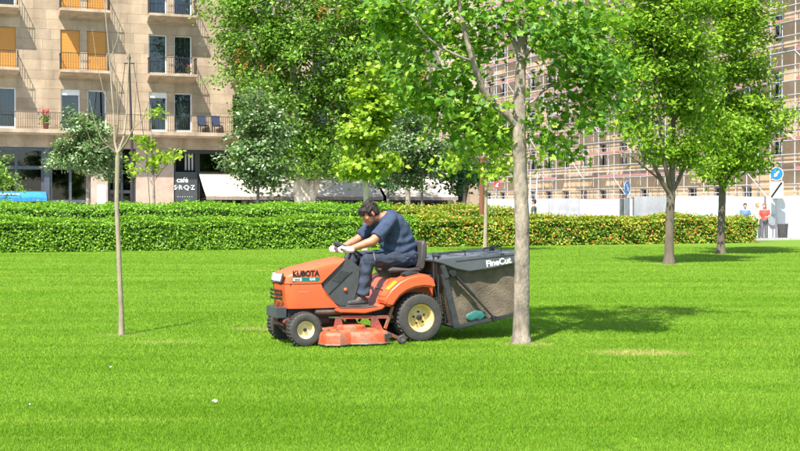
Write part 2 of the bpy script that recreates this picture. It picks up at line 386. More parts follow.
mat('black_plastic', (0.035, 0.037, 0.040), 0.5, scale=12, var=0.2, bump=0.1)
mat('grey_plastic', (0.060, 0.064, 0.070), 0.55, scale=8, col2=(0.040, 0.041, 0.043))
mat('lid_grey', (0.10, 0.11, 0.125), 0.42, scale=4, col2=(0.075, 0.08, 0.088), bump=0.06)
mat('chassis', (0.022, 0.021, 0.021), 0.6, scale=10, var=0.3)
mat('steel_worn', (0.16, 0.14, 0.12), 0.6, metal=0.25, scale=10, col2=(0.09, 0.07, 0.06))
mat('rubber', (0.028, 0.027, 0.026), 0.85, scale=8, col2=(0.055, 0.050, 0.042), bump=0.2)
mat('rim_cream', (0.66, 0.50, 0.21), 0.42, scale=6, var=0.06, col2=(0.52, 0.37, 0.14))
mat('rim_pale', (0.70, 0.60, 0.33), 0.42, scale=6, var=0.06, col2=(0.54, 0.43, 0.21))
mat('lens', (0.62, 0.58, 0.52), 0.12, spec=0.8)
mat('decal_teal', (0.01, 0.15, 0.13), 0.4)
mat('decal_black', (0.012, 0.012, 0.012), 0.4)
mat('decal_yellow', (0.80, 0.50, 0.02), 0.5)
mat('bag_mesh', (0.180, 0.138, 0.090), 0.9, scale=3.0, col2=(0.065, 0.052, 0.038), bump=0.5, bscale=60)
mat('tarp_teal', (0.025, 0.14, 0.125), 0.6, scale=10)
mat('seat_vinyl', (0.060, 0.052, 0.048), 0.55, scale=8, bump=0.1)
mat('skin', (0.43, 0.18, 0.098), 0.55, scale=22, var=0.14, bump=0.15, bscale=90)
mat('skin_pale', (0.58, 0.33, 0.23), 0.55)
mat('hair_dark', (0.035, 0.022, 0.016), 0.55, scale=30, stretch=(1, 1, 0.3), var=0.35, bump=0.8, bscale=60)
mat('tshirt_navy', (0.030, 0.050, 0.098), 0.9, scale=14, var=0.2, bump=0.25, bscale=16)
mat('denim', (0.030, 0.042, 0.072), 0.85, scale=12, col2=(0.018, 0.024, 0.040), bump=0.5, bscale=22)
mat('shoe_dark', (0.06, 0.052, 0.05), 0.7, scale=15)
mat('sole', (0.10, 0.09, 0.08), 0.8)
mat('glove', (0.68, 0.67, 0.65), 0.85, scale=20, bump=0.3)
mat('eye_white', (0.4, 0.37, 0.34), 0.2); 
for nm, c in dict(cloth_red=(0.55, 0.07, 0.05), cloth_white=(0.65, 0.62, 0.6), cloth_blue=(0.12, 0.2, 0.4), cloth_green=(0.06, 0.10, 0.08), cloth_grey=(0.12, 0.12, 0.13), hair_red=(0.25, 0.07, 0.03), hair_fair=(0.4, 0.27, 0.12), terracotta=(0.32, 0.11, 0.06), flower_red=(0.6, 0.03, 0.05), chair_blue=(0.035, 0.05, 0.10), wicker=(0.33, 0.17, 0.06), counter_orange=(0.55, 0.17, 0.03), paper=(0.75, 0.74, 0.7)).items():
    mat(nm, c, 0.8, scale=8)

# ------------------------------------------------------------------ ground
struct(put('ground', MB().add([(-400, -200, -0.03), (400, -200, -0.03), (400, 700, -0.03), (-400, 700, -0.03)], [(0, 1, 2, 3)]).mesh(fix=False), 'soil'))
def sheet(name, pts, z, m):
    return struct(put(name, MB().add([(*G(u, v).to_2d(), z) for u, v in pts], [tuple(range(len(pts)))]).mesh(fix=False), m))
sheet('lawn', [(-45, -40), (75, -40), (75, 43.3), (33, 43.3), (33, 41.2), (-45, 41.2)], 0.0, 'turf')
sheet('planting_bed', [(-45, 41.2), (33, 41.2), (33, 50), (-45, 50)], 0.0, 'soil')
sheet('pavement', [(33.2, 43.5), (75, 43.5), (75, 140), (-45, 140), (-45, 50.2), (33.2, 50.2)], 0.0, 'paving')
kb = MB()
for (a, b) in (((-45, 50.1), (33.1, 50.1)), ((33.1, 50.0), (33.1, 43.4)), ((33.2, 43.4), (75, 43.4))):
    kb.bar(G(*a, 0.02), G(*b, 0.02), 0.16, 0.14)
struct(put('kerb', kb.mesh(), 'kerb'))

rng = np.random.default_rng(4)
def make_grass():
    n = 1650000
    a = -0.55; lo, hi = 6.3, 44.0                        # density falls off with distance
    Y = (lo ** a + rng.random(n) * (hi ** a - lo ** a)) ** (1 / a)
    X = (rng.random(n) * 2 - 1) * (0.36 * Y + 2.6)
    v = -X * SA + Y * CA; u = X * CA + Y * SA
    ok = (v < np.where(u > 33, 43.2, 40.4)); X, Y = X[ok], Y[ok]; n = len(X)
    wd = (0.0006 + 0.00026 * Y) * (0.7 + 0.6 * rng.random(n))
    patch = np.sin(X * 1.7 + np.sin(Y * 2.3)) * np.sin(Y * 1.3 + 1.2 * np.sin(X * 0.9))
    ht = 0.0175 * (0.6 + 0.8 * rng.random(n)) * (1 + 0.22 * patch)
    tall = rng.random(n) < 0.015; ht[tall] *= 1.7
    an = rng.random(n) * 2 * np.pi; la = rng.random(n) * 2 * np.pi; ln = ht * (0.15 + 0.8 * rng.random(n))
    co = np.zeros((n, 3, 3), np.float32)
    co[:, 0] = np.stack([X - np.cos(an) * wd, Y - np.sin(an) * wd, np.full(n, -0.002)], 1)
    co[:, 1] = np.stack([X + np.cos(an) * wd, Y + np.sin(an) * wd, np.full(n, -0.002)], 1)
    co[:, 2] = np.stack([X + np.cos(la) * ln, Y + np.sin(la) * ln, ht], 1)
    me = bpy.data.meshes.new('grass'); me.vertices.add(n * 3); me.vertices.foreach_set('co', co.reshape(-1))
    me.loops.add(n * 3); me.loops.foreach_set('vertex_index', np.arange(n * 3, dtype=np.int32))
    me.polygons.add(n); me.polygons.foreach_set('loop_start', (np.arange(n) * 3).astype(np.int32))
    me.update(calc_edges=True)
    tag(put('grass', me, 'blade'), 'short mown bright green grass covering the lawn', 'grass', kind='stuff')
make_grass()

# ------------------------------------------------------------------ the apartment building on the left
F = 68.6
B = thing('apartment_building', 'beige stone apartment block with balconies and ground floor shops', 'building', G(0, F, 0), A)
UEND = UF(478)
ZR = [(5.73, 7.95), (8.96, 11.22), (12.30, 14.56), (15.64, 17.9)]
BAYS = [1.47 + 4.82 * k for k in range(-1, 7)]
BAYS = [b for b in BAYS if b + 2.7 < UEND]
holes = []
for b in BAYS:
    for z0, z1 in ZR:
        holes += [(b, b + 1.03, z0, z1), (b + 1.43, b + 2.46, z0, z1)]
def cells(u0, u1, z0, z1, rowh, colw, rnd, stagger=True):
    zs = sorted({z0, z1} | {h[2] for h in holes if z0 < h[2] < z1} | {h[3] for h in holes if z0 < h[3] < z1})
    res = []; row = 0
    for a, b in zip(zs[:-1], zs[1:]):
        k = max(1, round((b - a) / rowh))
        for i in range(k):
            za, zb = a + (b - a) * i / k, a + (b - a) * (i + 1) / k
            cuts = [u0]; x = u0 + (colw * rnd.random() if stagger else colw)
            while x < u1 - 0.3: cuts.append(x); x += colw * (0.75 + 0.5 * rnd.random()) if stagger else colw
            cuts.append(u1)
            bl = [(h[0], h[1]) for h in holes if h[2] < (za + zb) / 2 < h[3]]
            for p, q in zip(cuts[:-1], cuts[1:]):
                segs = [(p, q)]
                for (c, d) in bl:
                    segs = [s2 for s in segs for s2 in ([(s[0], min(s[1], c))] if s[0] < c else []) + ([(max(s[0], d), s[1])] if s[1] > d else [])]
                res += [(s[0], s[1], za, zb) for s in segs if s[1] - s[0] > 0.02]
            row += 1
    return res
rnd = random.Random(3)
wl = MB()                                                # facade out of sight behind the trees, and the mass of the house
for (a, b, z0, z1) in cells(19.2, UEND, 5.68, 20, 5, 5, rnd, False) + cells(-8, 2.0, 5.68, 20, 5, 5, rnd, False) + cells(2.0, 19.2, 15.0, 20, 5, 5, rnd, False):
    wl.span(a, b, 0.0, 0.30, z0, z1)
wl.span(-8, UEND, 1.2, 12, 0, 20)
wl.span(UEND - 0.3, UEND, 0.30, 1.2, 0, 20)
wall = put('wall', wl.mesh(), 'render', B)
put('roof', MB().span(-8.3, UEND + 0.3, -0.4, 12.3, 20.0, 20.5).mesh(), 'ledge', B)
put('dark_room_back', MB().span(-8, UEND - 0.31, 0.95, 1.19, 0, 19.9).mesh(), 'unlit_room', B)  # black sheet behind the windows, painted stand-in for shaded rooms
for (a, b, z0, z1) in cells(2.0, 19.2, 5.68, 15.0, 0.60, 1.45, rnd):
    j = 0.0045; pr = -0.006 * rnd.random()
    put('stone_block', MB().span(a + j, b - j, pr, 0.30, z0 + j, z1 - j).mesh(), 'limestone', wall)
put('mortar_backing', MB().add([], []).mesh() if False else (lambda m: ([m.span(a, b, 0.03, 0.27, z0, z1) for (a, b, z0, z1) in cells(2.0, 19.2, 5.68, 15.0, 5, 20, rnd, False)], m)[1])(MB()).mesh(), 'ledge', wall)
def window(u0, u1, z0, z1, kind):
    t = 0.07
    fr = MB()
    fr.span(u0, u0 + t, 0.16, 0.24, z0, z1).span(u1 - t, u1, 0.16, 0.24, z0, z1)
    fr.span(u0 + t, u1 - t, 0.16, 0.24, z1 - t, z1).span(u0 + t, u1 - t, 0.16, 0.24, z0, z0 + 0.12)
    fr.span((u0 + u1) / 2 - 0.03, (u0 + u1) / 2 + 0.03, 0.165, 0.235, z0 + 0.12, z1 - t) if kind == 'double' else None
    o = put('window', fr.mesh(), 'white_frame', B)
    if kind == 'blind':
        bl = MB()
        n = 26
        for k in range(n):
            za = z0 + 0.02 + (z1 - z0 - 0.04) * k / n; zb = z0 + 0.02 + (z1 - z0 - 0.04) * (k + 1) / n
            bl.span(u0 + 0.01, u1 - 0.01, 0.08 + 0.004 * (k % 2), 0.12, za, zb - 0.004)
        put('roller_blind', bl.mesh(), 'wood_blind', o)
    else:
        put('pane', MB().span(u0 + t, u1 - t, 0.195, 0.205, z0 + 0.12, z1 - t).mesh(), 'pane', o)
        c = MB(); k = 16
        wv = [(u0 + (u1 - u0) * i / k, 0.42 + 0.04 * math.sin(i * 2.1 + u0)) for i in range(k + 1)]
        if kind == 'half': wv = [(u0 + (x - u0) * 0.45, y) for x, y in wv]
        c.add([(x, y, z) for z in (z0, z1) for x, y in wv], [(i, i + 1, k + 2 + i, k + 1 + i) for i in range(k)])
        put('curtain', c.mesh(fix=False), 'pale_curtain' if kind == 'half' else 'curtain', o)
        if kind in ('box',):
            put('blind_box', MB().span(u0, u1, 0.10, 0.158, z1 - 0.32, z1).mesh(), 'white_frame', o)
    return o
for i, b in enumerate(BAYS):
    for r, (z0, z1) in enumerate(ZR):
        c = round((b - 1.47) / 4.82)
        kinds = {(0, 1): 'bb', (1, 1): 'bb', (1, 2): 'bb', (3, 1): 'bb', (4, 2): 'bb', (0, 2): 'pp', (1, 0): 'xh', (2, 0): 'xp', (5, 1): 'bb'}.get((c, r), 'pp')
        for s, kk in zip((0, 1.43), kinds):
            window(b + s, b + s + 1.03, z0, z1, dict(b='blind', p='plain', x='box', h='half')[kk])
def railing(mb, u0, u1, y0, zb, h, gap=0.13, ends=True):
    mb.span(u0, u1, y0 - 0.02, y0 + 0.02, zb + h - 0.03, zb + h).span(u0, u1, y0 - 0.012, y0 + 0.012, zb + 0.08, zb + 0.10)
    x = u0
    while x <= u1 + 1e-6: mb.span(x - 0.009, x + 0.009, y0 - 0.009, y0 + 0.009, zb, zb + h - 0.03); x += gap
    if ends:
        for x in (u0, u1):
            mb.span(x - 0.02, x + 0.02, y0, -0.002, zb + h - 0.03, zb + h)
            y = y0
            while y < -0.05: mb.span(x - 0.009, x + 0.009, y - 0.009, y + 0.009, zb, zb + h - 0.03); y += gap
for b in BAYS:
    for r in (1, 2, 3):
        zt = ZR[r][0]
        sl_ = MB().prism([(-0.98, zt - 0.16), (-0.98, zt - 0.02), (-0.003, zt - 0.02), (-0.003, zt - 0.42), (-0.25, zt - 0.36), (-0.6, zt - 0.22)], b - 0.10, b + 2.58, 'x')
        bo = put('balcony', sl_.mesh(), 'ledge', B)
        rl = MB(); railing(rl, b - 0.06, b + 2.54, -0.92, zt - 0.02, 0.92)
        for k in range(3):
            cx = b + 1.24 + (k - 1) * 0.16
            rl.tube([(cx + 0.07 * math.cos(a), -0.92, zt + 0.45 + 0.07 * math.sin(a)) for a in [2 * math.pi * q / 10 for q in range(11)]], 0.012, 5)
        put('railing', rl.mesh(), 'iron', bo)
lb = put('long_balcony', MB().prism([(-1.12, 5.46), (-1.12, 5.66), (-0.003, 5.66), (-0.003, 5.38), (-0.9, 5.38)], -8, UEND, 'x').mesh(), 'ledge', B)
rl = MB(); railing(rl, -7.9, UEND - 0.1, -1.05, 5.66, 0.92, 0.12, False); put('railing', rl.mesh(), 'iron', lb)
put('lintel_band', MB().span(-8, UEND, 0.0, 1.18, 4.72, 5.379).mesh(), 'ledge', B)
# shop level
def zy(py, px=100): u = UF(px); return EYE + (HOR - py) / FOC * (u * SA + F * CA)
def pier(p0, p1, m): put('pier', MB().span(UF(p0), UF(p1), -0.05, 1.18, 0, 4.715).mesh(bevel=0.02), m, B)
pier(91, 108, 'plinth_stone'); pier(136, 174, 'plinth_stone'); pier(447, 456, 'limestone'); pier(470, 478, 'limestone')
put('poster', MB().span(UF(97), UF(106), -0.075, -0.052, 1.2, 2.7).mesh(), 'poster', B)
def shop(p0, p1, cols, rows, metal, pane='shop_pane'):
    u0, u1 = UF(p0), UF(p1)
    fr = MB()
    for k in range(cols + 1):
        x = u0 + (u1 - u0) * k / cols; wd = 0.13 if k in (0, cols) else 0.07
        fr.span(max(u0, x - wd), min(u1, x + wd), 0.10, 0.22, 0, 4.715)
    o = put('shopfront', fr.mesh(), metal, B)
    for k in range(cols):
        xa, xb = u0 + (u1 - u0) * k / cols + 0.13, u0 + (u1 - u0) * (k + 1) / cols - 0.13
        for (za, zb) in zip(rows[:-1], rows[1:]):
            put('transom', MB().span(xa - 0.05, xb + 0.05, 0.11, 0.21, zb - 0.09, zb + 0.09).mesh(), metal, o)
            put('glass_pane', MB().span(xa - 0.06, xb + 0.06, 0.155, 0.165, za + 0.09, zb - 0.09).mesh(), pane, o)
    return o
shop(-40, 44, 3, [0.1, 2.25, 3.6, 4.62], 'shop_metal')
put('column', MB().span(UF(44), UF(50), -0.02, 0.3, 0, 4.715).mesh(bevel=0.02), 'shop_metal', B)
shop(50, 91, 2, [0.1, 1.75, 3.6, 4.62], 'shop_metal')
shop(108, 136, 2, [0.1, 2.3, 3.4, 4.0], 'shop_black')
shop(174, 198, 1, [0.1, 1.6, 1.7], 'shop_black')
shop(198, 300, 4, [0.1, 3.4, 4.62], 'shop_black')
shop(300, 447, 5, [0.1, 3.4, 4.62], 'shop_black')
blinds = MB()
for k in range(14): blinds.span(UF(186) + 0.19 * k, UF(186) + 0.19 * k + 0.1, 0.3, 0.32, 3.55, 4.6)
put('vertical_blinds', blinds.mesh(), 'pale_curtain', B)
sg = put('sign_board', MB().span(UF(175), UF(197.5), 0.0, 0.095, 1.75, 3.45).mesh(bevel=0.01), 'slate_sign', B)
put('fascia', MB().span(UF(174), UF(447), -0.02, 0.09, 4.5, 4.71).mesh(), 'shop_black', B)
for s, px, z, size in (('café', 182.5, 2.98, 0.42), ('S·R·Q·Z', 184.5, 2.55, 0.36), ('· · · · · · ·', 185, 2.02, 0.25)):
    put('lettering', text_mesh(s, size, 0.006, 0.006), 'letter_white', sg, (UF(px), -0.008, z), (R(90), 0, 0))
def awning(p0, p1, z1, z0, out, m, txt=None):
    u0, u1 = UF(p0), UF(p1)
    mb = MB(); k = max(4, int((u1 - u0) / 0.4))
    top, bot = [], []
    for i in range(k + 1):
        x = u0 + (u1 - u0) * i / k; s = 0.015 * math.sin(i * 1.9)
        top.append((x, -0.03, z1)); bot.append((x, -out, z0 + s))
    mid = [((a[0] + b[0]) / 2, (a[1] + b[1]) / 2, (a[2] + b[2]) / 2 - 0.05) for a, b in zip(top, bot)]
    rows = [top, mid, bot]; n = k + 1
    vs = [p for r in rows for p in r]; vs += [(x, y, z - 0.02) for (x, y, z) in vs]
    o3 = 3 * n
    fs = [(r * n + i, r * n + i + 1, (r + 1) * n + i + 1, (r + 1) * n + i) for r in (0, 1) for i in range(k)]
    fs += [tuple(o3 + q for q in reversed(f)) for f in fs]
    fs += [(2 * n + i, 2 * n + i + 1, o3 + 2 * n + i + 1, o3 + 2 * n + i) for i in range(k)]
    aw = put('awning', mb.add(vs, fs).mesh(), m, B)
    va = MB(); nn = int((u1 - u0) / 0.25)
    for i in range(nn):
        xa = u0 + (u1 - u0) * i / nn; xb = u0 + (u1 - u0) * (i + 1) / nn
        va.span(xa, xb - 0.006, -out - 0.006 - 0.01 * (i % 2), -out + 0.006, z0 - 0.20, z0 - 0.012)
    put('valance', va.mesh(), 'awning_trim' if m != 'awning_blue' else m, aw)
    for x in (u0 + 0.15, u1 - 0.15): put('arm', MB().tube([(x, 0.05, z0 - 0.15), (x, -out + 0.03, z0 - 0.05)], 0.025, 6).mesh(), 'iron', aw)
    return aw
awning(199, 296, 3.38, 2.05, 2.0, 'awning_cream'); awning(299, 372, 3.38, 2.05, 2.0, 'awning_cream'); awning(375, 445, 3.38, 2.05, 2.0, 'awning_cream')
ab = awning(-30, 46, 2.28, 1.95, 0.7, 'awning_blue')
put('lettering', text_mesh('SAMSUNG', 0.26, 0.004, 0.004), 'letter_white', ab, (UF(8), -0.42, 2.14), (R(25), 0, 0))
put('terrace_edge', MB().span(UF(198), UF(446), -2.6, -2.5, 0, 0.9).mesh(), 'shop_black', B)

# things on the balconies
def pot(u, y, z, label, s=1.0, flower=True):
    t = thing('flower_pot', label, 'flower pot', G(u, F + y, z), A)
    put('pot', MB().lathe([(0.10 * s, 0), (0.15 * s, 0.24 * s), (0.165 * s, 0.24 * s), (0.165 * s, 0.29 * s), (0.10 * s, 0.28 * s)], 12, 'z', closed=False).mesh(smooth=True), 'terracotta', t)
    n = 160; p = rng.normal(size=(n, 3)) * 0.12 * s + np.array([0, 0, 0.48 * s])
    put('foliage', scatter('f', RHOMB_V, RHOMB_F, p, frames(rng.normal(size=(n, 3)), rng), np.full(n, 0.12 * s)), 'leaf_plane', t)
    if flower:
        n = 90; p = rng.normal(size=(n, 3)) * 0.09 * s + np.array([0, 0, 0.78 * s])
        put('flowers', scatter('f', RHOMB_V, RHOMB_F, p, frames(rng.normal(size=(n, 3)), rng), np.full(n, 0.09 * s)), 'flower_red', t)
pot(UF(45), -0.8, 5.66, 'potted red flowers on the long balcony beside the left windows', 1.15)
pot(UF(187), -0.7, 8.94, 'small red flower pot at the right end of the middle balcony', 0.6)
def balcony_chair(u, label):
    t = thing('balcony_chair', label, 'chair', G(u, F - 0.62, 5.66), A + R(8), 'dark chairs on the long balcony')
    put('seat', MB().box((0, 0, 0.42), (0.52, 0.48, 0.05)).mesh(bevel=0.015), 'chair_blue', t)
    put('backrest', MB().box((0, 0.24, 0.72), (0.52, 0.05, 0.62), (R(-10), 0, 0)).mesh(bevel=0.015), 'chair_blue', t)
    for sx in (-1, 1):
        for sy in (-1, 1): put('leg', MB().bar((sx * 0.23, sy * 0.2, 0), (sx * 0.22, sy * 0.2, 0.395), 0.04, 0.04).mesh(), 'iron', t)
        put('armrest', MB().bar((sx * 0.27, -0.2, 0.62), (sx * 0.27, 0.22, 0.64), 0.05, 0.03).mesh(), 'chair_blue', t)
balcony_chair(UF(201), 'dark blue chair on the long balcony, nearer the window of the pair')
balcony_chair(UF(215), 'dark blue chair on the long balcony, farther from the window of the pair')
def cafe_chair(px, label):
    t = thing('terrace_chair', label, 'chair', G(UF(px, F - 1.9), F - 1.9, 0), A, 'wicker chairs under the cream awnings')
    mb = MB()
    ring = [(0.30 * math.cos(a), 0.28 * math.sin(a)) for a in [R(200 + 140 * k / 10) for k in range(11)]]
    vs = [(x * s, -y * s, z) for z, s in ((0.40, 1.0), (0.88, 1.12), (1.0, 0.95)) for x, y in ring]
    mb.add(vs, [(r * 11 + i, r * 11 + i + 1, (r + 1) * 11 + i + 1, (r + 1) * 11 + i) for r in (0, 1) for i in range(10)])
    bk = put('backrest', mb.mesh(fix=False), 'wicker', t); md = bk.modifiers.new('thick', 'SOLIDIFY'); md.thickness = 0.035
    put('seat', MB().lathe([(0.27, 0.36), (0.29, 0.40), (0.27, 0.44)], 16, 'z', closed=False).mesh(), 'wicker', t)
    for sx in (-1, 1):
        for sy in (-1, 1): put('leg', MB().bar((sx * 0.2, sy * 0.2, 0), (sx * 0.18, sy * 0.18, 0.37), 0.035, 0.035).mesh(), 'iron', t)
for px, l in ((287, 'left of the plane trunk'), (318, 'right of the thick plane trunk'), (331, 'second right of the plane trunk'), (345, 'nearest the bright young tree'), (412, 'left of the slim linden trunk'), (432, 'right of the slim linden trunk')):
    cafe_chair(px, 'brown wicker terrace chair under the cream awning, ' + l)
ct = thing('cafe_counter', 'orange cafe counter under the cream awning behind the operator', 'counter', G(UF(388, F - 2.1), F - 2.1, 0), A)
put('body', MB().box((0, 0, 0.55), (1.7, 0.5, 1.1)).mesh(bevel=0.02), 'counter_orange', ct); put('top', MB().box((0, 0, 1.135), (1.8, 0.6, 0.06)).mesh(bevel=0.01), 'shop_black', ct)

# ------------------------------------------------------------------ the scaffolded building on the right
V0 = 66.0; UR = 53.6
S = thing('scaffolded_building', 'old tan plastered building under repair behind scaffolding', 'building', G(UR, V0, 0), A + R(90))
XA, XB, ST = -7.0, 62.0, 3.9
sholes = []
x = XA + 1.4
while x < XB - 2:
    for k in range(7): sholes.append((x, x + 1.15, 1.0 + ST * k, 1.0 + ST * k + (2.0 if k else 1.9)))
    x += 3.3
holes = sholes
ws = MB()
for (a, b, z0, z1) in cells(XA, XB, 0, 27, 4, 9, rnd, False): ws.span(a, b, -0.35, 0.0, z0, z1)
ws.span(XA, XB, -12, -1.0, 0, 27)
swall = put('wall', ws.mesh(), 'old_plaster', S)
put('dark_room_back', MB().span(XA, XB, -0.99, -0.8, 0, 26.9).mesh(), 'unlit_room', S)  # painted room darkness again, one black sheet behind all openings
cn = MB()
for k in range(1, 7): cn.span(XA, XB, 0.003, 0.18, ST * k + 0.25, ST * k + 0.5)
put('cornice', cn.mesh(), 'ledge', S)
fm = None
for (a, b, z0, z1) in sholes:
    if fm is None:
        fm = MB(); t = 0.09; w_, h_ = b - a, 2.0
        fm.span(0, t, -0.30, -0.2, 0, h_).span(w_ - t, w_, -0.30, -0.2, 0, h_).span(t, w_ - t, -0.30, -0.2, 0, t).span(t, w_ - t, -0.30, -0.2, h_ - t, h_).span(w_ / 2 - 0.04, w_ / 2 + 0.04, -0.29, -0.21, t, h_ - t)
        fm = fm.mesh(); fm.materials.append(MATS['sign_grey'])
        pm_ = MB().span(t, w_ - t, -0.26, -0.25, t, h_ - t).mesh(); pm_.materials.append(MATS['shop_pane'])
    o = put('window', fm, None, S, (a, 0, z0)); o.scale = (1, 1, (z1 - z0) / 2.0)
    put('pane', pm_, None, o)
LIFT = 1.95; BAY = 2.5
SF = thing('scaffolding', 'tall steel scaffolding with red toe boards along the tan building', 'scaffolding', G(UR, V0, 0), A + R(90))
nb = int((XB - XA) / BAY) + 1; nl = 13
pm1 = MB().tube([(0, 0, 0), (0, 0, nl * LIFT + 1)], 0.035, 6).mesh(smooth=True); pm1.materials.append(MATS['scaffold_steel'])
dk = MB()
for k in range(2): dk.span(0.04, BAY - 0.04, -0.12 + 0.28 * k, -0.12 + 0.28 * k + 0.265, -0.025, 0.025)
dk = dk.mesh(); dk.materials.append(MATS['deck_board'])
tb = MB().span(0.05, BAY - 0.05, -0.02, 0.02, 0, 0.17).mesh(); tb.materials.append(MATS['toe_red'])
for i in range(nb):
    xx = XA + BAY * i
    put('standard', pm1, None, SF, (xx, 1.40, 0)); put('standard', pm1, None, SF, (xx, 0.45, 0))
    if i == nb - 1: break
    for k in range(1, nl):
        put('deck', dk, None, SF, (xx, 0.93, k * LIFT)) if rnd.random() < 0.8 else None
        if rnd.random() < 0.62: put('toe_board', tb, None, SF, (xx, 1.36, k * LIFT + 0.03))
for k in range(1, nl + 1):
    for h in (-0.03, 0.5, 1.0): put('rail', MB().tube([(XA, 1.445, k * LIFT + h), (XB, 1.445, k * LIFT + h)], 0.027, 5).mesh(smooth=True), 'scaffold_steel', SF)
for i in range(0, nb - 1):
    k = (i * 5) % 7
    for q in (k, k + 6):
        if q < nl: put('brace', MB().tube([(XA + BAY * i, 1.48, q * LIFT), (XA + BAY * (i + 1), 1.48, (q + 1) * LIFT)], 0.025, 5).mesh(smooth=True), 'scaffold_steel', SF)

# ------------------------------------------------------------------ hoardings round the building site
def hoarding(label, u0, u1, v, h, m, pw, dark=()):
    t = thing('hoarding', label, 'hoarding', G(u0, v, 0), A)
    n = max(1, round((u1 - u0) / pw)); pw = (u1 - u0) / n
    for k in range(n):
        p = put('panel', MB().span(0.012, pw - 0.012, -0.02, 0.02, 0.04, h + 0.02 * ((k * 7) % 3 - 1)).mesh(), 'hoarding_grey' if k in dark else m, t, (pw * k, 0.006 * ((k * 5) % 3), 0))
    for k in range(n + 1): put('post', MB().span(pw * k - 0.03, pw * k + 0.03, 0.035, 0.09, 0, h - 0.05).mesh(), 'post_grey', t)
    put('rail', MB().span(0, n * pw, 0.092, 0.13, h - 0.35, h - 0.27).mesh(), 'post_grey', t)
    return t
def uv(px, Y): X = (px - 400) / FOC * Y; return X * CA + Y * SA, -X * SA + Y * CA
ua = UF(634, 45.9); ub = UF(765, 45.9)
hoarding('white site hoarding between the left blue sign and the standing people', ua, ub, 45.9, 1.95, 'hoarding_white', 1.6, (0, 4, 6))
hoarding('white site hoarding behind the litter bin at the right edge', UF(766, 45.7), UF(835, 45.7), 45.7, 1.98, 'hoarding_white', 1.55)
hoarding('long white site hoarding in front of the scaffolding left of centre', UF(484, 66), UF(640, 66), 66.0, 1.95, 'hoarding_white', 2.1, (2,))

def sign_post(label, px, Y, top, disc, plate, panel_m, turn, arrow):
    X = (px - 400) / FOC * Y
    t = thing('road_sign', label, 'road sign', (X, Y, 0), turn)
    put('pole', MB().tube([(0, 0, 0), (0, 0, top)], 0.035, 8).mesh(smooth=True), 'post_grey', t)
    d = put('disc', MB().lathe([(0.01, -0.05), (0.30, -0.05), (0.30, -0.035), (0.01, -0.035)], 28, 'y', (0, -0.01, disc), closed=True).mesh(smooth=True), 'sign_blue', t)
    put('rim', MB().lathe([(0.285, -0.056), (0.305, -0.056), (0.305, -0.051), (0.285, -0.051)], 28, 'y', (0, -0.01, disc)).mesh(smooth=True), 'letter_white', d)
    ar = MB(); y0, y1 = -0.068, -0.062
    pts = [(-0.035, 0.16), (-0.035, -0.06), (-0.10, -0.03), (0, -0.19), (0.10, -0.03), (0.035, -0.06), (0.035, 0.16)]
    c, s = math.cos(arrow), math.sin(arrow)
    ar.prism([(x * c - z * s, disc + x * s + z * c) for x, z in pts], y0, y1)
    put('arrow', ar.mesh(), 'letter_white', d)
    w_, z0, z1 = plate
    pl = put('plate', MB().span(-w_ / 2, w_ / 2, -0.06, -0.04, z0, z1).mesh(), panel_m, t)
    return t, pl
t, pl = sign_post('blue arrow road sign over a white plate with a black bar beside the litter bin', 776, 55, 3.2, 2.97, (0.62, 1.86, 2.62), 'letter_white', 0, R(-40))
put('bar', MB().bar((-0.24, -0.065, 1.9), (0.24, -0.065, 2.58), 0.008, 0.09).mesh(), 'decal_black', pl)
sign_post('blue arrow road sign over a grey plate behind the golden hedge', 626, 50, 2.6, 2.25, (0.52, 0.75, 1.85), 'sign_grey', R(55), R(30))
put('back_plate', MB().span(-0.5, 0.1, 0.06, 0.08, 0.8, 1.8).mesh(), 'sign_grey', bpy.data.objects['road_sign.001'])
t = thing('litter_bin', 'dark round litter bin at the foot of the right road sign', 'litter bin', (17.55, 55.0, 0), 0)
put('body', MB().lathe([(0.19, 0.0), (0.20, 0.02), (0.235, 0.66), (0.215, 0.66), (0.18, 0.05)], 20, 'z', closed=False).mesh(smooth=True), 'bin_dark', t)
put('rim', MB().lathe([(0.225, 0.66), (0.25, 0.66), (0.25, 0.71), (0.225, 0.71)], 20, 'z').mesh(smooth=True), 'post_grey', t)
t = thing('information_board', 'round grey board on the white hoarding left of the litter bin', 'board', G(UF(773, 45.6), 45.62, 0), A)
put('stand', MB().tube([(0, 0, 0), (0, 0, 0.6)], 0.02, 6).mesh(), 'post_grey', t)
put('disc', MB().lathe([(0.01, -0.02), (0.27, -0.02), (0.27, 0.0), (0.01, 0.0)], 24, 'y', (0, 0, 0.86)).mesh(smooth=True), 'sign_grey', t)
t = thing('wall_sign', 'small red square sign above the hoarding left of the big tree', 'sign', W(497, 185, 74) * 1.0, 0)
t.location.z = 0
put('pole', MB().tube([(0, 0.04, 0), (0, 0.04, 3.1)], 0.03, 6).mesh(), 'post_grey', t)
b_ = put('board', MB().span(-0.19, 0.19, -0.02, 0.0, 2.6, 3.0).mesh(), 'sign_red', t)
put('mark', MB().prism([(-0.10, 2.68), (-0.10, 2.78), (0.04, 2.92), (0.11, 2.92), (0.02, 2.78), (0.10, 2.68)], -0.028, -0.022).mesh(), 'letter_white', b_)
t = thing('slim_pole', 'slim dark metal pole with a small crossbar in front of the apartment block', 'pole', W(132, 220, 62).to_2d().to_3d(), 0)
put('shaft', MB().tube([(0, 0, 0), (0, 0, 5), (-0.12, 0, 9.1)], [0.085, 0.07, 0.05], 8).mesh(smooth=True), 'iron', t)
put('crossbar', MB().tube([(-0.38, 0, 8.85), (0.16, 0, 8.85)], 0.035, 6).mesh(), 'iron', t)
put('cap', MB().lathe([(0.07, 9.05), (0.09, 9.1), (0.03, 9.35)], 10, 'z', (-0.12, 0, 0), closed=False).mesh(), 'iron', t)
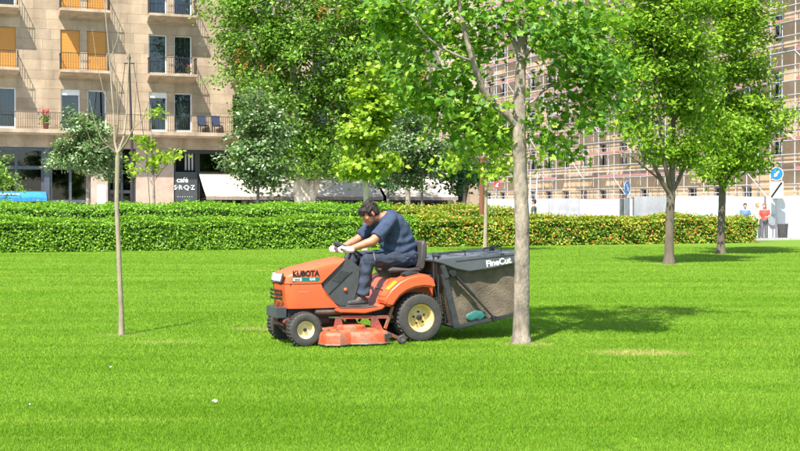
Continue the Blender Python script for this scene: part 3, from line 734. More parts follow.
for s in (-1, 1): put('stay_wire', MB().tube([(-0.11 + s * 0.22, 0, 8.84), (s * 0.85 - 0.1, 0.1, 4.0), (s * 1.0, 0.1, 0.0)], 0.018, 5).mesh(), 'iron', t)
t = thing('old_post', 'rust brown wooden post standing in the golden hedge', 'post', W(481.5, 230, 46.2).to_2d().to_3d(), 0)
put('shaft', MB().tube([(0, 0, 0), (0.01, 0, 1.6), (0.03, 0, 3.3)], [0.12, 0.105, 0.09], 9).mesh(smooth=True), 'rust_wood', t)
put('cap', MB().lathe([(0.10, 3.3), (0.10, 3.36), (0.04, 3.40)], 9, 'z', (0.03, 0, 0), closed=False).mesh(), 'rust_wood', t)
t = thing('leaning_ladder', 'pale ladder leaning up beside the big tree trunk by the hoarding', 'ladder', W(532, 225, 62).to_2d().to_3d(), R(20))
for s in (-1, 1): put('stile', MB().bar((s * 0.2, 0, 0), (s * 0.2 + 0.35, 0.5, 3.3), 0.04, 0.07).mesh(), 'scaffold_steel', t)
for k in range(10): q = (k + 0.7) / 10.5; put('rung', MB().tube([(-0.2 + 0.35 * q, 0.5 * q, 3.3 * q), (0.2 + 0.35 * q, 0.5 * q, 3.3 * q)], 0.018, 5).mesh(), 'scaffold_steel', t)

# ------------------------------------------------------------------ hedges
def wavy(p, s): return (np.sin(p[:, 0] * 2.1 * s + 1.3 * np.sin(p[:, 2] * 3.1 * s)) * np.cos(p[:, 2] * 2.7 * s + p[:, 0] * 0.9 * s) + 0.6 * np.sin(p[:, 0] * 5.3 * s + p[:, 1] * 4.1 * s + p[:, 2] * 4.7 * s))
def hedge(label, u0, u1, v0, depth, h, leaf, m, dens, bump, group, seed):
    rg = np.random.default_rng(seed)
    t = thing('hedge', label, 'hedge', G((u0 + u1) / 2, v0 + depth / 2, 0), A, group)
    L = u1 - u0; k = int(L / 0.35)
    rings = []
    for i in range(k + 1):
        x = -L / 2 + 0.12 + (L - 0.24) * i / k; s = 0.05 * math.sin(i * 1.7) + 0.04 * math.sin(i * 0.61)
        hh = h - 0.14 + s; d = depth / 2 - 0.12
        rings.append([(x, -d, 0), (x, -d - 0.03 + s * 0.4, hh * 0.5), (x, -d + 0.05, hh - 0.06), (x, -d + 0.2, hh), (x, d - 0.2, hh), (x, d, hh - 0.06), (x, d, 0)])
    put('shade_core', MB().loft(rings).mesh(smooth=60), 'hedge_shade', t)  # solid core whose dark colour paints the shade seen through leaf gaps
    nf, ntp, ne = int(L * h * dens), int(L * depth * dens), int(depth * h * dens)
    P, Nn = [], []
    def face(n, f, nr):
        a, b = rg.random(n), rg.random(n); P.append(f(a, b)); Nn.append(np.tile(nr, (n, 1)))
    face(nf, lambda a, b: np.stack([(a - 0.5) * L, np.full(len(a), -depth / 2), b * h], 1), (0, -1, 0.25))
    face(int(nf * 0.35), lambda a, b: np.stack([(a - 0.5) * L, np.full(len(a), depth / 2), b * h], 1), (0, 1, 0.25))
    face(ntp, lambda a, b: np.stack([(a - 0.5) * L, (b - 0.5) * depth, np.full(len(a), h)], 1), (0, 0, 1))
    face(ne, lambda a, b: np.stack([np.full(len(a), -L / 2), (a - 0.5) * depth, b * h], 1), (-1, 0, 0.2))
    face(ne, lambda a, b: np.stack([np.full(len(a), L / 2), (a - 0.5) * depth, b * h], 1), (1, 0, 0.2))
    P = np.concatenate(P); Nn = np.concatenate(Nn)
    off = bump * wavy(P, 1.0) * 0.5 + rg.normal(size=len(P)) * bump * 0.55 - bump * 0.3
    rnd_edge = np.clip((P[:, 2] - (h - 0.18)) / 0.18, 0, 1) * np.clip((np.abs(P[:, 1]) - (depth / 2 - 0.18)) / 0.18, 0, 1)
    P = P + Nn * off[:, None]; P[:, 2] -= rnd_edge * 0.10 - 0.05 * np.sin(P[:, 0] * 1.9 + 1.1 * np.sin(P[:, 0] * 0.7)) * (P[:, 2] > h * 0.7) - np.where((rg.random(len(P)) < 0.06) & (P[:, 2] > h * 0.9), 0.12 * rg.random(len(P)), 0); P[:, 2] = np.maximum(P[:, 2], 0.02)
    nn = Nn * 0.9 + rg.normal(size=P.shape) * 0.55 + np.array([0, 0, 0.35])
    put('foliage', scatter('foliage', RHOMB_V, RHOMB_F, P, frames(nn, rg), leaf * (0.7 + 0.6 * rg.random(len(P)))), m, t)
    return t
HV = 40.5
um = UF(418, HV); ue = UF(758, HV)
hedge('clipped bright green hedge along the left half of the lawn', UF(-40, HV), um - 0.03, HV, 1.5, 1.06, 0.085, 'leaf_hedge', 900, 0.07, 'hedges in front', 1)
hedge('golden green hedge with reddish tips along the right half of the lawn', um + 0.03, ue, HV + 0.1, 1.5, 1.04, 0.10, 'leaf_gold', 760, 0.11, 'hedges in front', 2)
hedge('taller light green hedge behind the clipped green hedge', UF(-40, 44.6), UF(392, 44.6), 44.6, 2.6, 1.52, 0.10, 'leaf_hedge_back', 380, 0.12, 'hedges behind', 3)
hedge('taller golden hedge behind, reaching from the operator to the big trunk', UF(394, 44.6), UF(528, 44.6), 44.6, 2.2, 1.42, 0.10, 'leaf_gold', 420, 0.16, 'hedges behind', 4)
def shrub(px, Y, w_, h, m, label):
    rg = np.random.default_rng(int(px))
    t = thing('shrub', label, 'shrub', W(px, 220, Y).to_2d().to_3d(), 0)
    st = MB()
    for k in range(7): st.tube([(0, 0, 0), (w_ * 0.3 * math.cos(k), w_ * 0.3 * math.sin(k), h * 0.5), (w_ * 0.5 * math.cos(k + 0.3), w_ * 0.5 * math.sin(k + 0.3), h * 0.85)], [0.02, 0.015, 0.006], 5)
    put('stems', st.mesh(), 'bark_brown', t)
    n = 900; d = rg.normal(size=(n, 3)); d /= np.linalg.norm(d, axis=1, keepdims=True); d[:, 2] = np.abs(d[:, 2])
    p = d * (0.45 + 0.55 * rg.random(n))[:, None] * np.array([w_ / 2, w_ / 2, h]); 
    put('foliage', scatter('f', RHOMB_V, RHOMB_F, p, frames(d + rg.normal(size=(n, 3)) * 0.5, rg), 0.10 + 0.06 * rg.random(n)), m, t)
shrub(328, 48.6, 1.9, 1.72, 'leaf_hedge_back', 'bushy light green shrub rising above the back hedge by the plane trunk')

# ------------------------------------------------------------------ trees
def px_pts(pts, Y, base): return [(W(x, y, Y + dy) - base) for x, y, dy in pts]
def tree(label, base, trunk, limbs, crown, clusters, per, leaf, bark, lm, spread, seed, shape='rhomb', twig=0.011, near_leaves=0, up=0.55, name='tree', clump=1.15):
    """trunk: [(Vector, radius)], limbs: lists of the same, crown: ellipsoids (centre, radii, weight) in local metres"""
    rg = np.random.default_rng(seed)
    t = thing(name, label, 'tree', base, 0)
    mb = MB()
    n0 = 14 if trunk[0][1] > 0.05 else 8
    def smooth_path(path):
        P = [Vector(p) for p, r in path]; Rr = [r for p, r in path]; out = []
        for i in range(len(P) - 1):
            a, b, c, d = P[max(i - 1, 0)], P[i], P[i + 1], P[min(i + 2, len(P) - 1)]
            for k in range(4):
                s = k / 4; q = 0.5 * ((2 * b) + (c - a) * s + (2 * a - 5 * b + 4 * c - d) * s * s + (3 * b - a - 3 * c + d) * s ** 3)
                out.append((q, Rr[i] + (Rr[i + 1] - Rr[i]) * s))
        out.append((P[-1], Rr[-1])); return out
    tp = smooth_path(trunk)
    flare = [(p, r * (1 + 0.28 * math.exp(-max(p.z, 0) / 0.10)) * (1 + 0.04 * math.sin(i * 2.2))) for i, (p, r) in enumerate(tp)]
    flare[0] = (flare[0][0] - Vector((0, 0, 0.03)), flare[0][1])
    mb.tube([p for p, r in flare], [r for p, r in flare], n0)
    nodes = [(p, r) for p, r in tp if p.z > 0.4 * max(q.z for q, _ in tp) or p.z > 1.9]
    put('trunk', mb.mesh(smooth=70), bark, t)
    for lb_ in limbs:
        lp = smooth_path(lb_); put('limb', MB().tube([p for p, r in lp], [r for p, r in lp], 9).mesh(smooth=70), bark, t); nodes += lp[2:]
    # twig ends spread through the crown
    tg = []
    wsum = sum(c[2] for c in crown)
    for (c, rr, wt) in crown:
        nk = max(2, int(clusters * wt / wsum))
        for _ in range(max(1, nk // 5)):
            d = rg.normal(size=3); d /= np.linalg.norm(d); q = rg.random() ** 0.36
            cl_ = Vector(c) + Vector((d[0] * rr[0], d[1] * rr[1], d[2] * rr[2])) * q
            for _k in range(5 if nk >= 5 else nk): tg.append(cl_ + Vector(rg.normal(size=3) * np.array([1.25, 1.25, 0.7]) * spread * clump))
    root = tp[len(tp) // 2][0]
    tg.sort(key=lambda p: (p - root).length)
    tw = MB(); ends = []
    NP = np.array([p for p, r in nodes]); NR = [r for p, r in nodes]
    for p in tg:
        dd = NP - np.array(p); dist = np.sqrt((dd ** 2).sum(1)) + 1.2 * np.maximum(dd[:, 2] + 0.1, 0)
        j = int(dist.argmin()); a = Vector(NP[j]); L = (p - a).length
        if L < 0.05: continue
        r0 = min(NR[j] * 0.75, twig * (0.6 + 0.9 * L)); r1 = max(r0 * 0.35, twig * 0.25)
        m1 = a.lerp(p, 0.5) + Vector((rg.normal() * 0.08, rg.normal() * 0.08, -0.05 + abs(rg.normal()) * 0.06)) * L
        m0 = a.lerp(m1, 0.5)
        tw.tube([a, m1, p], [r0, (r0 + r1) / 2, r1], 5, False)
        NP = np.vstack([NP, np.array(m1), np.array(p)]); NR += [(r0 + r1) / 2, r1]
        ends.append((a, m1, p))
    put('branches', tw.mesh(smooth=True), bark, t)['kind'] = 'stuff'
    P, Nn = [], []
    cc = np.mean([np.array(c[0]) for c in crown], axis=0)
    for (a, m1, p) in ends:
        n = max(2, int(per * (0.5 + rg.random())))
        s = rg.random(n) ** 0.6
        base_p = np.where(s[:, None] > 0.5, np.array(m1) + (np.array(p) - np.array(m1)) * ((s - 0.5) * 2)[:, None], np.array(p))
        pos = base_p + rg.normal(size=(n, 3)) * np.array([spread, spread, spread * 0.62])
        P.append(pos); out = (np.array(p) - cc); out = out / (np.linalg.norm(out) + 1e-6)
        Nn.append(np.tile(out * 0.35 + np.array([0, 0, up]), (n, 1)) + rg.normal(size=(n, 3)) * 0.42)
    P = np.concatenate(P); Nn = np.concatenate(Nn)
    ok = P[:, 2] > 0.5; P, Nn = P[ok], Nn[ok]
    bv, bf = dict(maple=(MAPLE_V, MAPLE_F), oval=(OVAL_V, OVAL_F), rhomb=(RHOMB_V, RHOMB_F))[shape]
    fr = frames(Nn, rg); sc = leaf * (0.65 + 0.7 * rg.random(len(P)))
    k0 = 0
    keep = np.ones(len(P), bool)
    crown_o = None
    if near_leaves:
        wp = P + np.array(base); row = HOR + (EYE - wp[:, 2]) / wp[:, 1] * FOC; col = 400 + wp[:, 0] / wp[:, 1] * FOC
        vis = np.where((row > 5) & (row < 200) & (col > 350) & (col < 660))[0]
        pick = vis[np.argsort(wp[vis, 1])[:near_leaves]]; keep[pick] = False
    crown_o = put('crown', scatter('crown', bv, bf, P[keep], fr[keep], sc[keep]), lm, t)
    if near_leaves: crown_o['kind'] = 'stuff'
    if near_leaves:
        meshes = []
        for q in range(6):
            me = bpy.data.meshes.new('leaf'); me.from_pydata([(x, y, z * (0.4 + 0.35 * q)) for x, y, z in bv], [], bf); me.materials.append(MATS[lm + '_single']); meshes.append(me)
        for i in np.where(~keep)[0]:
            o = put('leaf', meshes[i % 6], None, crown_o); M = Matrix(fr[i].tolist()).to_4x4(); o.matrix_local = Matrix.Translation(P[i].tolist()) @ M @ Matrix.Scale(float(sc[i]), 4)
    return t
def EL(px, py, Y, rx, ry, rd, base, wt=None):
    k = Y / FOC; c = W(px, py, Y) - base
    return (c, (rx * k, rd, ry * k), wt if wt else rx * ry)
def TP(pts, Y, base): return [((W(x, y, Y + d) - base), r) for (x, y, d, r) in pts]
# single leaves of the near tree draw their colour from the object
m_, nt_, out_ = new_mat('leaf_maple_single')
oi_ = N(nt_, 'ShaderNodeObjectInfo'); r_ = ramp(nt_, [(0, (0.05, 0.147, 0.015)), (0.45, (0.105, 0.26, 0.025)), (0.8, (0.17, 0.35, 0.035)), (1, (0.30, 0.42, 0.055))])
nt_.links.new(oi_.outputs['Random'], r_.inputs[0])
p_ = N(nt_, 'ShaderNodeBsdfPrincipled'); p_.inputs['Roughness'].default_value = 0.45; nt_.links.new(r_.outputs[0], p_.inputs['Base Color'])
t_ = N(nt_, 'ShaderNodeBsdfTranslucent'); nt_.links.new(r_.outputs[0], t_.inputs[0])
s_ = N(nt_, 'ShaderNodeMixShader'); s_.inputs[0].default_value = 0.42; nt_.links.new(p_.outputs[0], s_.inputs[1]); nt_.links.new(t_.outputs[0], s_.inputs[2]); nt_.links.new(s_.outputs[0], out_.inputs[0])

b = Vector((1.325, 13.12, 0)); Y = 13.12
tree('tall maple with pale mottled trunk standing just behind the mower hopper', b,
     TP([(521, 343, 0, .092), (521.5, 320, 0, .086), (522, 270, 0, .083), (522, 220, 0, .080), (520, 170, 0, .076), (519, 125, 0, .072), (520, 80, .05, .058), (523, 30, .1, .050), (526, -40, .15, .042), (524, -140, .2, .028), (526, -240, .2, .012)], Y, b),
     [TP([(519, 128, 0, .05), (508, 116, -.05, .045), (495, 105, -.1, .041), (483, 90, -.15, .037), (474, 65, -.2, .033), (464, 30, -.25, .028), (456, -10, -.3, .022), (440, -80, -.4, .012)], Y, b),
      TP([(521, 62, 0, .032), (532, 45, .1, .028), (543, 25, .2, .025), (557, 0, .3, .021), (575, -60, .5, .012)], Y, b),
      TP([(520, 58, 0, .03), (508, 30, .25, .024), (492, 8, .4, .019), (480, -20, .55, .014), (455, -90, .6, .008)], Y, b),
      TP([(521, 106, 0, .016), (532, 102, 0, .013), (545, 90, .1, .011), (570, 78, .15, .008), (600, 80, .2, .005)], Y, b),
      TP([(473, 62, -.2, .018), (455, 55, -.3, .014), (430, 40, -.4, .011), (405, 10, -.5, .007)], Y, b)],
     [EL(592, 86, 13.3, 48, 38, .65, b, 1100), EL(556, 140, 13.3, 20, 12, .3, b, 110), EL(440, 95, 13.2, 44, 42, .6, b, 950), EL(470, 15, 13.4, 60, 38, .6, b, 1150), EL(405, 20, 13.2, 40, 40, .6, b, 800), EL(575, 35, 13.3, 55, 40, .8, b, 1300),
      EL(490, 140, 13.4, 18, 24, .3, b, 330), EL(425, 142, 13.3, 20, 14, .3, b, 160), EL(530, -130, 13.7, 145, 92, 1.0, b, 3000), EL(562, 108, 13.4, 28, 22, .4, b, 330)],
     500, 26, 0.072, 'bark_grey', 'leaf_maple', 0.115, 11, 'maple', 0.008, 300, name='maple_tree')

b = Vector((6.96, 31.0, 0)); Y = 31.0
tree('leafy green tree with grey trunk, left one of the right-hand pair', b,
     TP([(669, 264, 0, .135), (669.5, 240, 0, .115), (670, 215, 0, .108), (671, 196, 0, .11), (672, 170, 0, .08), (673, 120, 0, .06), (672, 60, .1, .045), (670, -20, .1, .02)], Y, b),
     [TP([(671, 197, 0, .07), (660, 178, -.2, .055), (648, 150, -.3, .04), (636, 110, -.4, .03), (628, 70, -.5, .018)], Y, b),
      TP([(671, 195, 0, .06), (682, 172, .2, .05), (694, 140, .3, .038), (702, 95, .3, .026), (706, 50, .4, .014)], Y, b),
      TP([(671, 192, 0, .06), (665, 165, -.4, .05), (660, 120, -.6, .036), (655, 60, -.8, .022)], Y, b),
      TP([(660, 180, -.2, .03), (645, 168, -.4, .024), (628, 155, -.5, .014), (616, 152, -.5, .008)], Y, b)],
     [EL(668, 60, 31, 55, 48, 1.4, b), EL(640, 112, 30.8, 28, 32, .9, b, 560), EL(690, 105, 31, 28, 38, 1.0, b, 700), EL(660, 5, 31, 54, 38, 1.4, b), EL(635, 45, 31, 42, 42, 1.2, b), EL(668, -60, 31, 40, 40, 1.2, b), EL(640, 152, 30.5, 26, 10, .5, b, 170), EL(690, 145, 31, 24, 24, .7, b, 420), EL(664, 138, 31, 22, 22, .8, b, 380)],
     560, 50, 0.120, 'bark_brown', 'leaf_right', 0.19, 12, 'oval', 0.016)
b = Vector((10.03, 37.5, 0)); Y = 37.5
tree('leafy green tree with brown trunk, right one of the right-hand pair', b,
     TP([(721, 254, 0, .135), (721, 235, 0, .115), (722, 205, 0, .11), (722.5, 185, 0, .11), (725, 140, 0, .08), (728, 80, 0, .055), (730, 10, 0, .02)], Y, b),
     [TP([(722, 192, 0, .07), (735, 165, .2, .055), (748, 130, .3, .04), (760, 85, .3, .022)], Y, b),
      TP([(722, 188, 0, .06), (712, 160, -.2, .045), (705, 125, -.3, .03), (700, 80, -.3, .018)], Y, b),
      TP([(735, 166, .2, .04), (748, 150, 0, .028), (762, 138, -.2, .015)], Y, b)],
     [EL(738, 80, 37.5, 38, 68, 1.4, b), EL(750, 125, 37.3, 34, 36, 1.2, b), EL(722, 140, 37.4, 28, 34, 1.0, b), EL(725, 10, 37.5, 36, 40, 1.3, b), EL(738, 165, 37, 26, 12, .8, b, 360), EL(715, 170, 37.2, 22, 14, .7, b, 300), EL(728, -50, 37.5, 30, 30, 1.2, b, 700)],
     520, 50, 0.130, 'bark_brown', 'leaf_right', 0.21, 13, 'oval', 0.016)
b = Vector((W(365, 250, 33).x, 33, 0)); Y = 33
tree('slim young tree with bright yellow green crown behind the operator', b,
     TP([(365, 260.5, 0, .10), (365.5, 230, 0, .085), (366, 200, 0, .075), (366, 170, 0, .065), (367, 120, 0, .045), (366, 70, 0, .02)], Y, b),
     [TP([(366, 172, 0, .03), (378, 150, .1, .024), (388, 120, .2, .012)], Y, b), TP([(366, 168, 0, .03), (356, 148, -.1, .022), (350, 120, -.2, .012)], Y, b)],
     [EL(367, 140, 33, 18, 34, .55, b), EL(378, 115, 33, 12, 26, .4, b), EL(366, 90, 33, 13, 22, .4, b), EL(356, 162, 32.8, 12, 14, .35, b), EL(380, 165, 33, 10, 12, .3, b)],
     190, 26, 0.14, 'bark_pale', 'leaf_bright', 0.15, 14, 'maple', 0.009)
b = Vector((W(304, 240, 63).x, 63, 0)); Y = 63
tree('broad old plane tree with thick forked pale trunk in front of the awnings', b,
     TP([(303, 234.6, 0, .58), (303, 215, 0, .51), (303, 200, 0, .49), (302, 188, 0, .46), (300, 160, 0, .30), (296, 110, 0, .22), (292, 50, 0, .14), (290, -20, 0, .06)], Y, b),
     [TP([(307, 205, 0, .34), (314, 185, 0, .30), (322, 150, .3, .22), (335, 90, .5, .16), (345, 20, .6, .09)], Y, b),
      TP([(300, 160, 0, .16), (280, 120, -.5, .13), (262, 60, -.8, .10), (243, 28, -1, .07), (222, 8, -1.2, .03)], Y, b),
      TP([(298, 130, 0, .14), (270, 90, -.4, .10), (250, 62, -.6, .06), (232, 52, -.8, .03)], Y, b),
      TP([(330, 110, .4, .12), (355, 70, .4, .08), (375, 40, .4, .04)], Y, b)],
     [EL(300, 110, 63.0, 62, 60, 2.99, b), EL(330, 60, 63.0, 62, 60, 2.99, b), EL(262, 40, 62.0, 34, 34, 1.84, b), EL(290, 160, 62.5, 58, 26, 2.30, b), EL(340, 140, 62.5, 40, 30, 2.07, b), EL(300, 10, 63.0, 70, 40, 2.99, b), EL(238, 50, 61.6, 14, 24, 0.80, b, 500), EL(232, 10, 61.8, 22, 18, 1.03, b, 600), EL(370, 80, 63.0, 42, 60, 2.07, b), EL(380, 20, 63.0, 40, 40, 1.84, b), EL(320, -50, 63.0, 70, 30, 2.99, b), EL(235, 78, 61.6, 14, 10, 0.69, b, 240)],
     1350, 44, 0.20, 'bark_pale', 'leaf_plane', 0.36, 15, 'oval', 0.016)
def linden(label, px, yb, Y, ytop, crown, seed, tr, lm='leaf_silver', clusters=260, per=36, leaf=0.15, sp=0.20):
    b = Vector((W(px, 0, Y).x, Y, 0))
    tree(label, b, TP([(px, HOR + EYE / Y * FOC, 0, tr), (px, yb, 0, tr * .85), (px + 0.5, (yb + ytop) / 2, 0, tr * .6), (px, ytop, 0, tr * .2)], Y, b), [],
         [EL(x, y, Y, rx, ry, rx * Y / FOC * 0.85, b) for x, y, rx, ry in crown], clusters, per, leaf, 'bark_grey', lm, sp, seed, name='linden_tree')
linden('silvery leaved linden tree left of the cafe awning', 258, 195, 50, 90, [(258, 150, 28, 40), (246, 165, 20, 26), (268, 175, 22, 20), (260, 110, 18, 24), (274, 140, 18, 30)], 21, .075)
linden('round silvery linden in front of the dark shopfront on the left', 88, 196, 57, 108, [(86, 150, 26, 22), (72, 160, 18, 16), (100, 162, 14, 14), (82, 122, 12, 14), (92, 138, 18, 16)], 22, .11, clusters=280)
linden('small leafy tree cut by the left picture edge', -2, 190, 57, 160, [(1, 178, 14, 12), (-12, 172, 16, 18), (8, 184, 9, 6)], 23, .10, 'leaf_plane', 60, 30)
linden('silvery linden with slim trunk right of the operator', 422, 196, 52, 100, [(416, 150, 30, 34), (400, 172, 22, 18), (432, 160, 20, 24), (412, 118, 20, 20)], 24, .06, clusters=260)
linden('dark green linden between the operator and the awning', 388, 196, 56, 120, [(386, 176, 22, 18), (392, 150, 20, 26)], 25, .07, 'leaf_dark', 170)
linden('dark dense tree behind the rust brown post', 464, 200, 66, 120, [(463, 160, 14, 28), (472, 178, 12, 16), (458, 180, 10, 14)], 26, .10, 'leaf_dark', 80, 34, 0.22, 0.3)
linden('tall dark tree rising behind the left limb of the maple', 408, 190, 60, 0, [(408, 70, 24, 50), (420, 20, 20, 30)], 28, .14, 'leaf_plane', 120, 34, 0.25, 0.35)
b = Vector((W(485, 0, 42.8).x, 42.8 - 3.0, 0)); Y = 39.8
tree('slim young tree with tan stem in front of the golden hedge', b,
     TP([(485, HOR + EYE / 39.8 * FOC, 0, .075), (485.5, 225, 0, .062), (486, 190, 0, .055), (486, 150, 0, .04), (484, 110, 0, .02)], Y, b), [],
     [EL(480, 140, Y, 22, 22, .6, b), EL(496, 160, Y, 18, 18, .5, b), EL(470, 110, Y, 20, 20, .5, b), EL(505, 120, Y, 16, 24, .5, b), EL(466, 165, Y, 14, 12, .4, b)],
     85, 22, 0.17, 'bark_tan', 'leaf_bright', 0.22, 16, 'maple', 0.009)
b = Vector((W(154, 0, 50).x, 50, 0)); Y = 50
tree('thin sapling with sparse light green leaves in front of the stone pier', b,
     TP([(154, HOR + EYE / 50 * FOC, 0, .07), (154, 200, 0, .055), (153.5, 180, 0, .045), (152, 150, 0, .03), (151, 105, 0, .012)], Y, b),
     [TP([(153, 185, 0, .03), (143, 168, 0, .02), (134, 160, 0, .01)], Y, b), TP([(153, 182, 0, .03), (164, 168, 0, .02), (174, 158, 0, .01)], Y, b)],
     [EL(138, 165, Y, 9, 14, .4, b, 150), EL(166, 160, Y, 11, 16, .4, b, 200), EL(152, 140, Y, 14, 14, .5, b, 150), EL(151, 108, Y, 6, 14, .3, b, 90), EL(172, 150, Y, 6, 8, .3, b, 60)],
     46, 13, 0.17, 'bark_grey', 'leaf_bright', 0.16, 17, 'maple', 0.010)
# the bare sapling on the lawn
b = Vector((-3.245, 13.93, 0)); Y = 13.93
t = thing('bare_sapling', 'leafless sapling with thin stem and upright bare branches on the lawn', 'tree', b, 0)
tp = TP([(121, 335, 0, .037), (121, 310, 0, .034), (119.5, 280, 0, .033), (118.2, 240, 0, .032), (116.8, 205, 0, .031), (117.5, 175, 0, .031), (118, 153, 0, .033)], Y, b)
tp = [(p, r * 0.86) for p, r in tp]; tp[0] = (tp[0][0] - Vector((0, 0, .03)), .038)
put('trunk', MB().tube([p for p, r in tp], [r for p, r in tp], 12).mesh(smooth=70), 'bark_tan', t)
for pts in ([(118, 155, 0, .024), (115, 142, .05, .018), (114, 112, .1, .014), (110, 60, .15, .010), (106, 10, .2, .007), (100, -40, .2, .004)],
            [(118, 155, 0, .02), (108, 146, -.1, .014), (101, 138, -.15, .011), (95, 122, -.2, .008), (90, 100, -.25, .004)],
            [(118, 154, 0, .022), (124, 138, 0, .017), (127, 112, .1, .012), (129, 70, .15, .008), (131, 20, .15, .004)],
            [(118, 154, 0, .02), (127, 142, -.1, .015), (134, 128, -.2, .011), (136, 95, -.2, .007), (137, 60, -.2, .003)],
            [(116, 142, .05, .013), (119, 120, -.1, .010), (117, 85, -.15, .007), (113, 40, -.2, .004)],
            [(114, 114, .1, .010), (104, 92, 0, .007), (97, 62, 0, .005), (93, 30, 0, .003)],
            [(110, 62, .15, .007), (118, 40, .2, .005), (122, 8, .2, .003)],
            [(108, 147, -.1, .012), (100, 150, -.2, .008), (92, 144, -.25, .006), (86, 128, -.3, .003)],
            [(134, 128, -.2, .008), (143, 120, -.25, .006), (149, 102, -.3, .003)]):
    q = [(p, r * 0.8) for p, r in TP(pts, Y, b)]; put('branch', MB().tube([p for p, r in q], [r for p, r in q], 7).mesh(smooth=70), 'bark_tan', t)

# ------------------------------------------------------------------ the ride-on mower (x forward, y towards the camera side, z up)
MO = Vector((0.05, 13.644, 0)); MR = R(202)
T = thing('ride_on_mower', 'orange ride-on mower with cream wheels and grey grass collector', 'lawn mower', MO, MR)
def interp(x, tb):
    for (a, b), (c, d) in zip(tb[:-1], tb[1:]):
        if a <= x <= c: return b + (d - b) * (x - a) / (c - a)
    return tb[0][1] if x < tb[0][0] else tb[-1][1]
def wheel(loc, r, wd, rim_r, rim_m, side, treads, nuts):
    h = wd / 2
    prof = [(rim_r, -h * 0.80), (rim_r + 0.012, -h * 0.92), (r * 0.80, -h * 1.0), (r * 0.92, -h * 0.93), (r * 0.972, -h * 0.74), (r * 0.985, -h * 0.4), (r * 0.988, 0),
            (r * 0.985, h * 0.4), (r * 0.972, h * 0.74), (r * 0.92, h * 0.93), (r * 0.80, h * 1.0), (rim_r + 0.012, h * 0.92), (rim_r, h * 0.80)]
    mb = MB().lathe(prof, 56, 'y')
    for k in range(treads):                               # chevron turf lugs round the tread, small: joined with the tyre
        for row, (y, sk) in enumerate(((-0.62, 1), (-0.22, -1), (0.22, 1), (0.62, -1))):
            a = 2 * math.pi * (k + 0.5 * (row % 2)) / treads
            rr = r * (0.990 if abs(y) < .5 else 0.977); ca, sa = math.cos(a), math.sin(a)
            L, wv, ht = wd * 0.17, r * math.pi / treads * 0.55, 0.012
            vs = []
            for z in (-0.006, ht):
                for (p, q) in ((-L / 2, -wv / 2), (L / 2, -wv / 2), (L / 2, wv / 2), (-L / 2, wv / 2)):
                    yy = y * h + p; tt = q + sk * p * 0.5; R_ = rr + z
                    vs.append((R_ * ca - tt * sa, yy, R_ * sa + tt * ca))
            mb.add(vs, [(4, 5, 6, 7), (0, 1, 5, 4), (1, 2, 6, 5), (2, 3, 7, 6), (3, 0, 4, 7)])
    ty = put('tyre', mb.mesh(smooth=32), 'rubber', T, loc, (0, R(side * 13), 0))
    s = side
    rp = [(rim_r * 1.03, s * h * 0.90), (rim_r * 1.03, s * h * 0.80), (rim_r * 0.93, s * h * 0.74), (rim_r * 0.84, s * h * 0.40), (rim_r * 0.74, s * h * 0.22), (rim_r * 0.50, s * h * 0.25), (rim_r * 0.30, s * h * 0.34), (0.004, s * h * 0.34),
          (0.004, s * h * 0.1), (rim_r * 0.9, s * h * 0.05), (rim_r * 0.98, s * h * 0.7)]
    put('rim', MB().lathe(rp, 40, 'y').mesh(smooth=40), rim_m, ty)
    put('hub', MB().lathe([(0.004, s * h * 0.62), (rim_r * 0.17, s * h * 0.60), (rim_r * 0.20, s * h * 0.5), (rim_r * 0.20, s * h * 0.2), (0.004, s * h * 0.2)], 18, 'y').mesh(smooth=40), 'chassis', ty)
    for k in range(nuts):
        a = 2 * math.pi * k / nuts + 0.4; c = rim_r * 0.44
        put('lug_nut', MB().lathe([(0.003, s * h * 0.44), (0.012, s * h * 0.44), (0.012, s * h * 0.2), (0.003, s * h * 0.2)], 6, 'y', (c * math.cos(a), 0, c * math.sin(a))).mesh(), 'chassis', ty)
    return ty
for s in (1, -1):
    wheel((0, s * 0.385, 0.268), 0.268, 0.235, 0.150, 'rim_cream', s, 34, 5)
    wheel((1.31, s * 0.375, 0.181), 0.181, 0.145, 0.092, 'rim_pale', s, 28, 0)
# bonnet
ZT = [(0.0, 0.748), (0.03, 0.775), (0.08, 0.797), (0.2, 0.822), (0.45, 0.862), (0.75, 0.902), (1.0, 0.93)]
REAR = [(0.38, 0.85), (0.48, 0.99), (0.58, 1.06), (0.66, 1.085), (0.70, 1.04), (0.80, 0.935), (0.93, 0.79)]
FRONT = [(0.40, 1.515), (0.46, 1.54), (0.66, 1.552), (0.72, 1.538), (0.76, 1.518), (0.80, 1.48), (0.93, 1.40)]
HW = [(0.0, 0.225), (0.02, 0.246), (0.05, 0.260), (0.11, 0.268), (0.25, 0.272), (1, 0.272)]
SS = [0, .008, .02, .04, .07, .11, .16, .22, .3, .4, .5, .6, .7, .8, .9, 1.0]
def hood(prof, z0, z1f, name, parent):
    rings = []
    for s in SS:
        w_ = interp(s, HW); zt = z1f(s)
        rings.append([Vector((0, 0, 0)) for _ in prof])
        for j, (hy, hz) in enumerate(prof):
            z = z0 + (zt - z0) * hz; fx = interp(z, FRONT) - 0.12 * abs(hy * w_ / 0.27) ** 3; rings[-1][j] = Vector((fx + (interp(z, REAR) - fx) * s, w_ * hy, z))
    return put(name, MB().loft(rings).mesh(smooth=38), 'orange', parent)
side = [(1, 0), (1, .3), (1, .62), (.985, .80), (.95, .90), (.87, .965), (.7, .99), (.4, 1.0), (0, 1.005)]
side = [(1, 0), (1, .3), (1, .62), (.985, .80), (.95, .90), (.87, .965), (.7, .99), (.55, .995), (.4, 1.0), (.2, 1.003), (0, 1.005)]
full = side + [(-y, z) for y, z in side[-2::-1]]
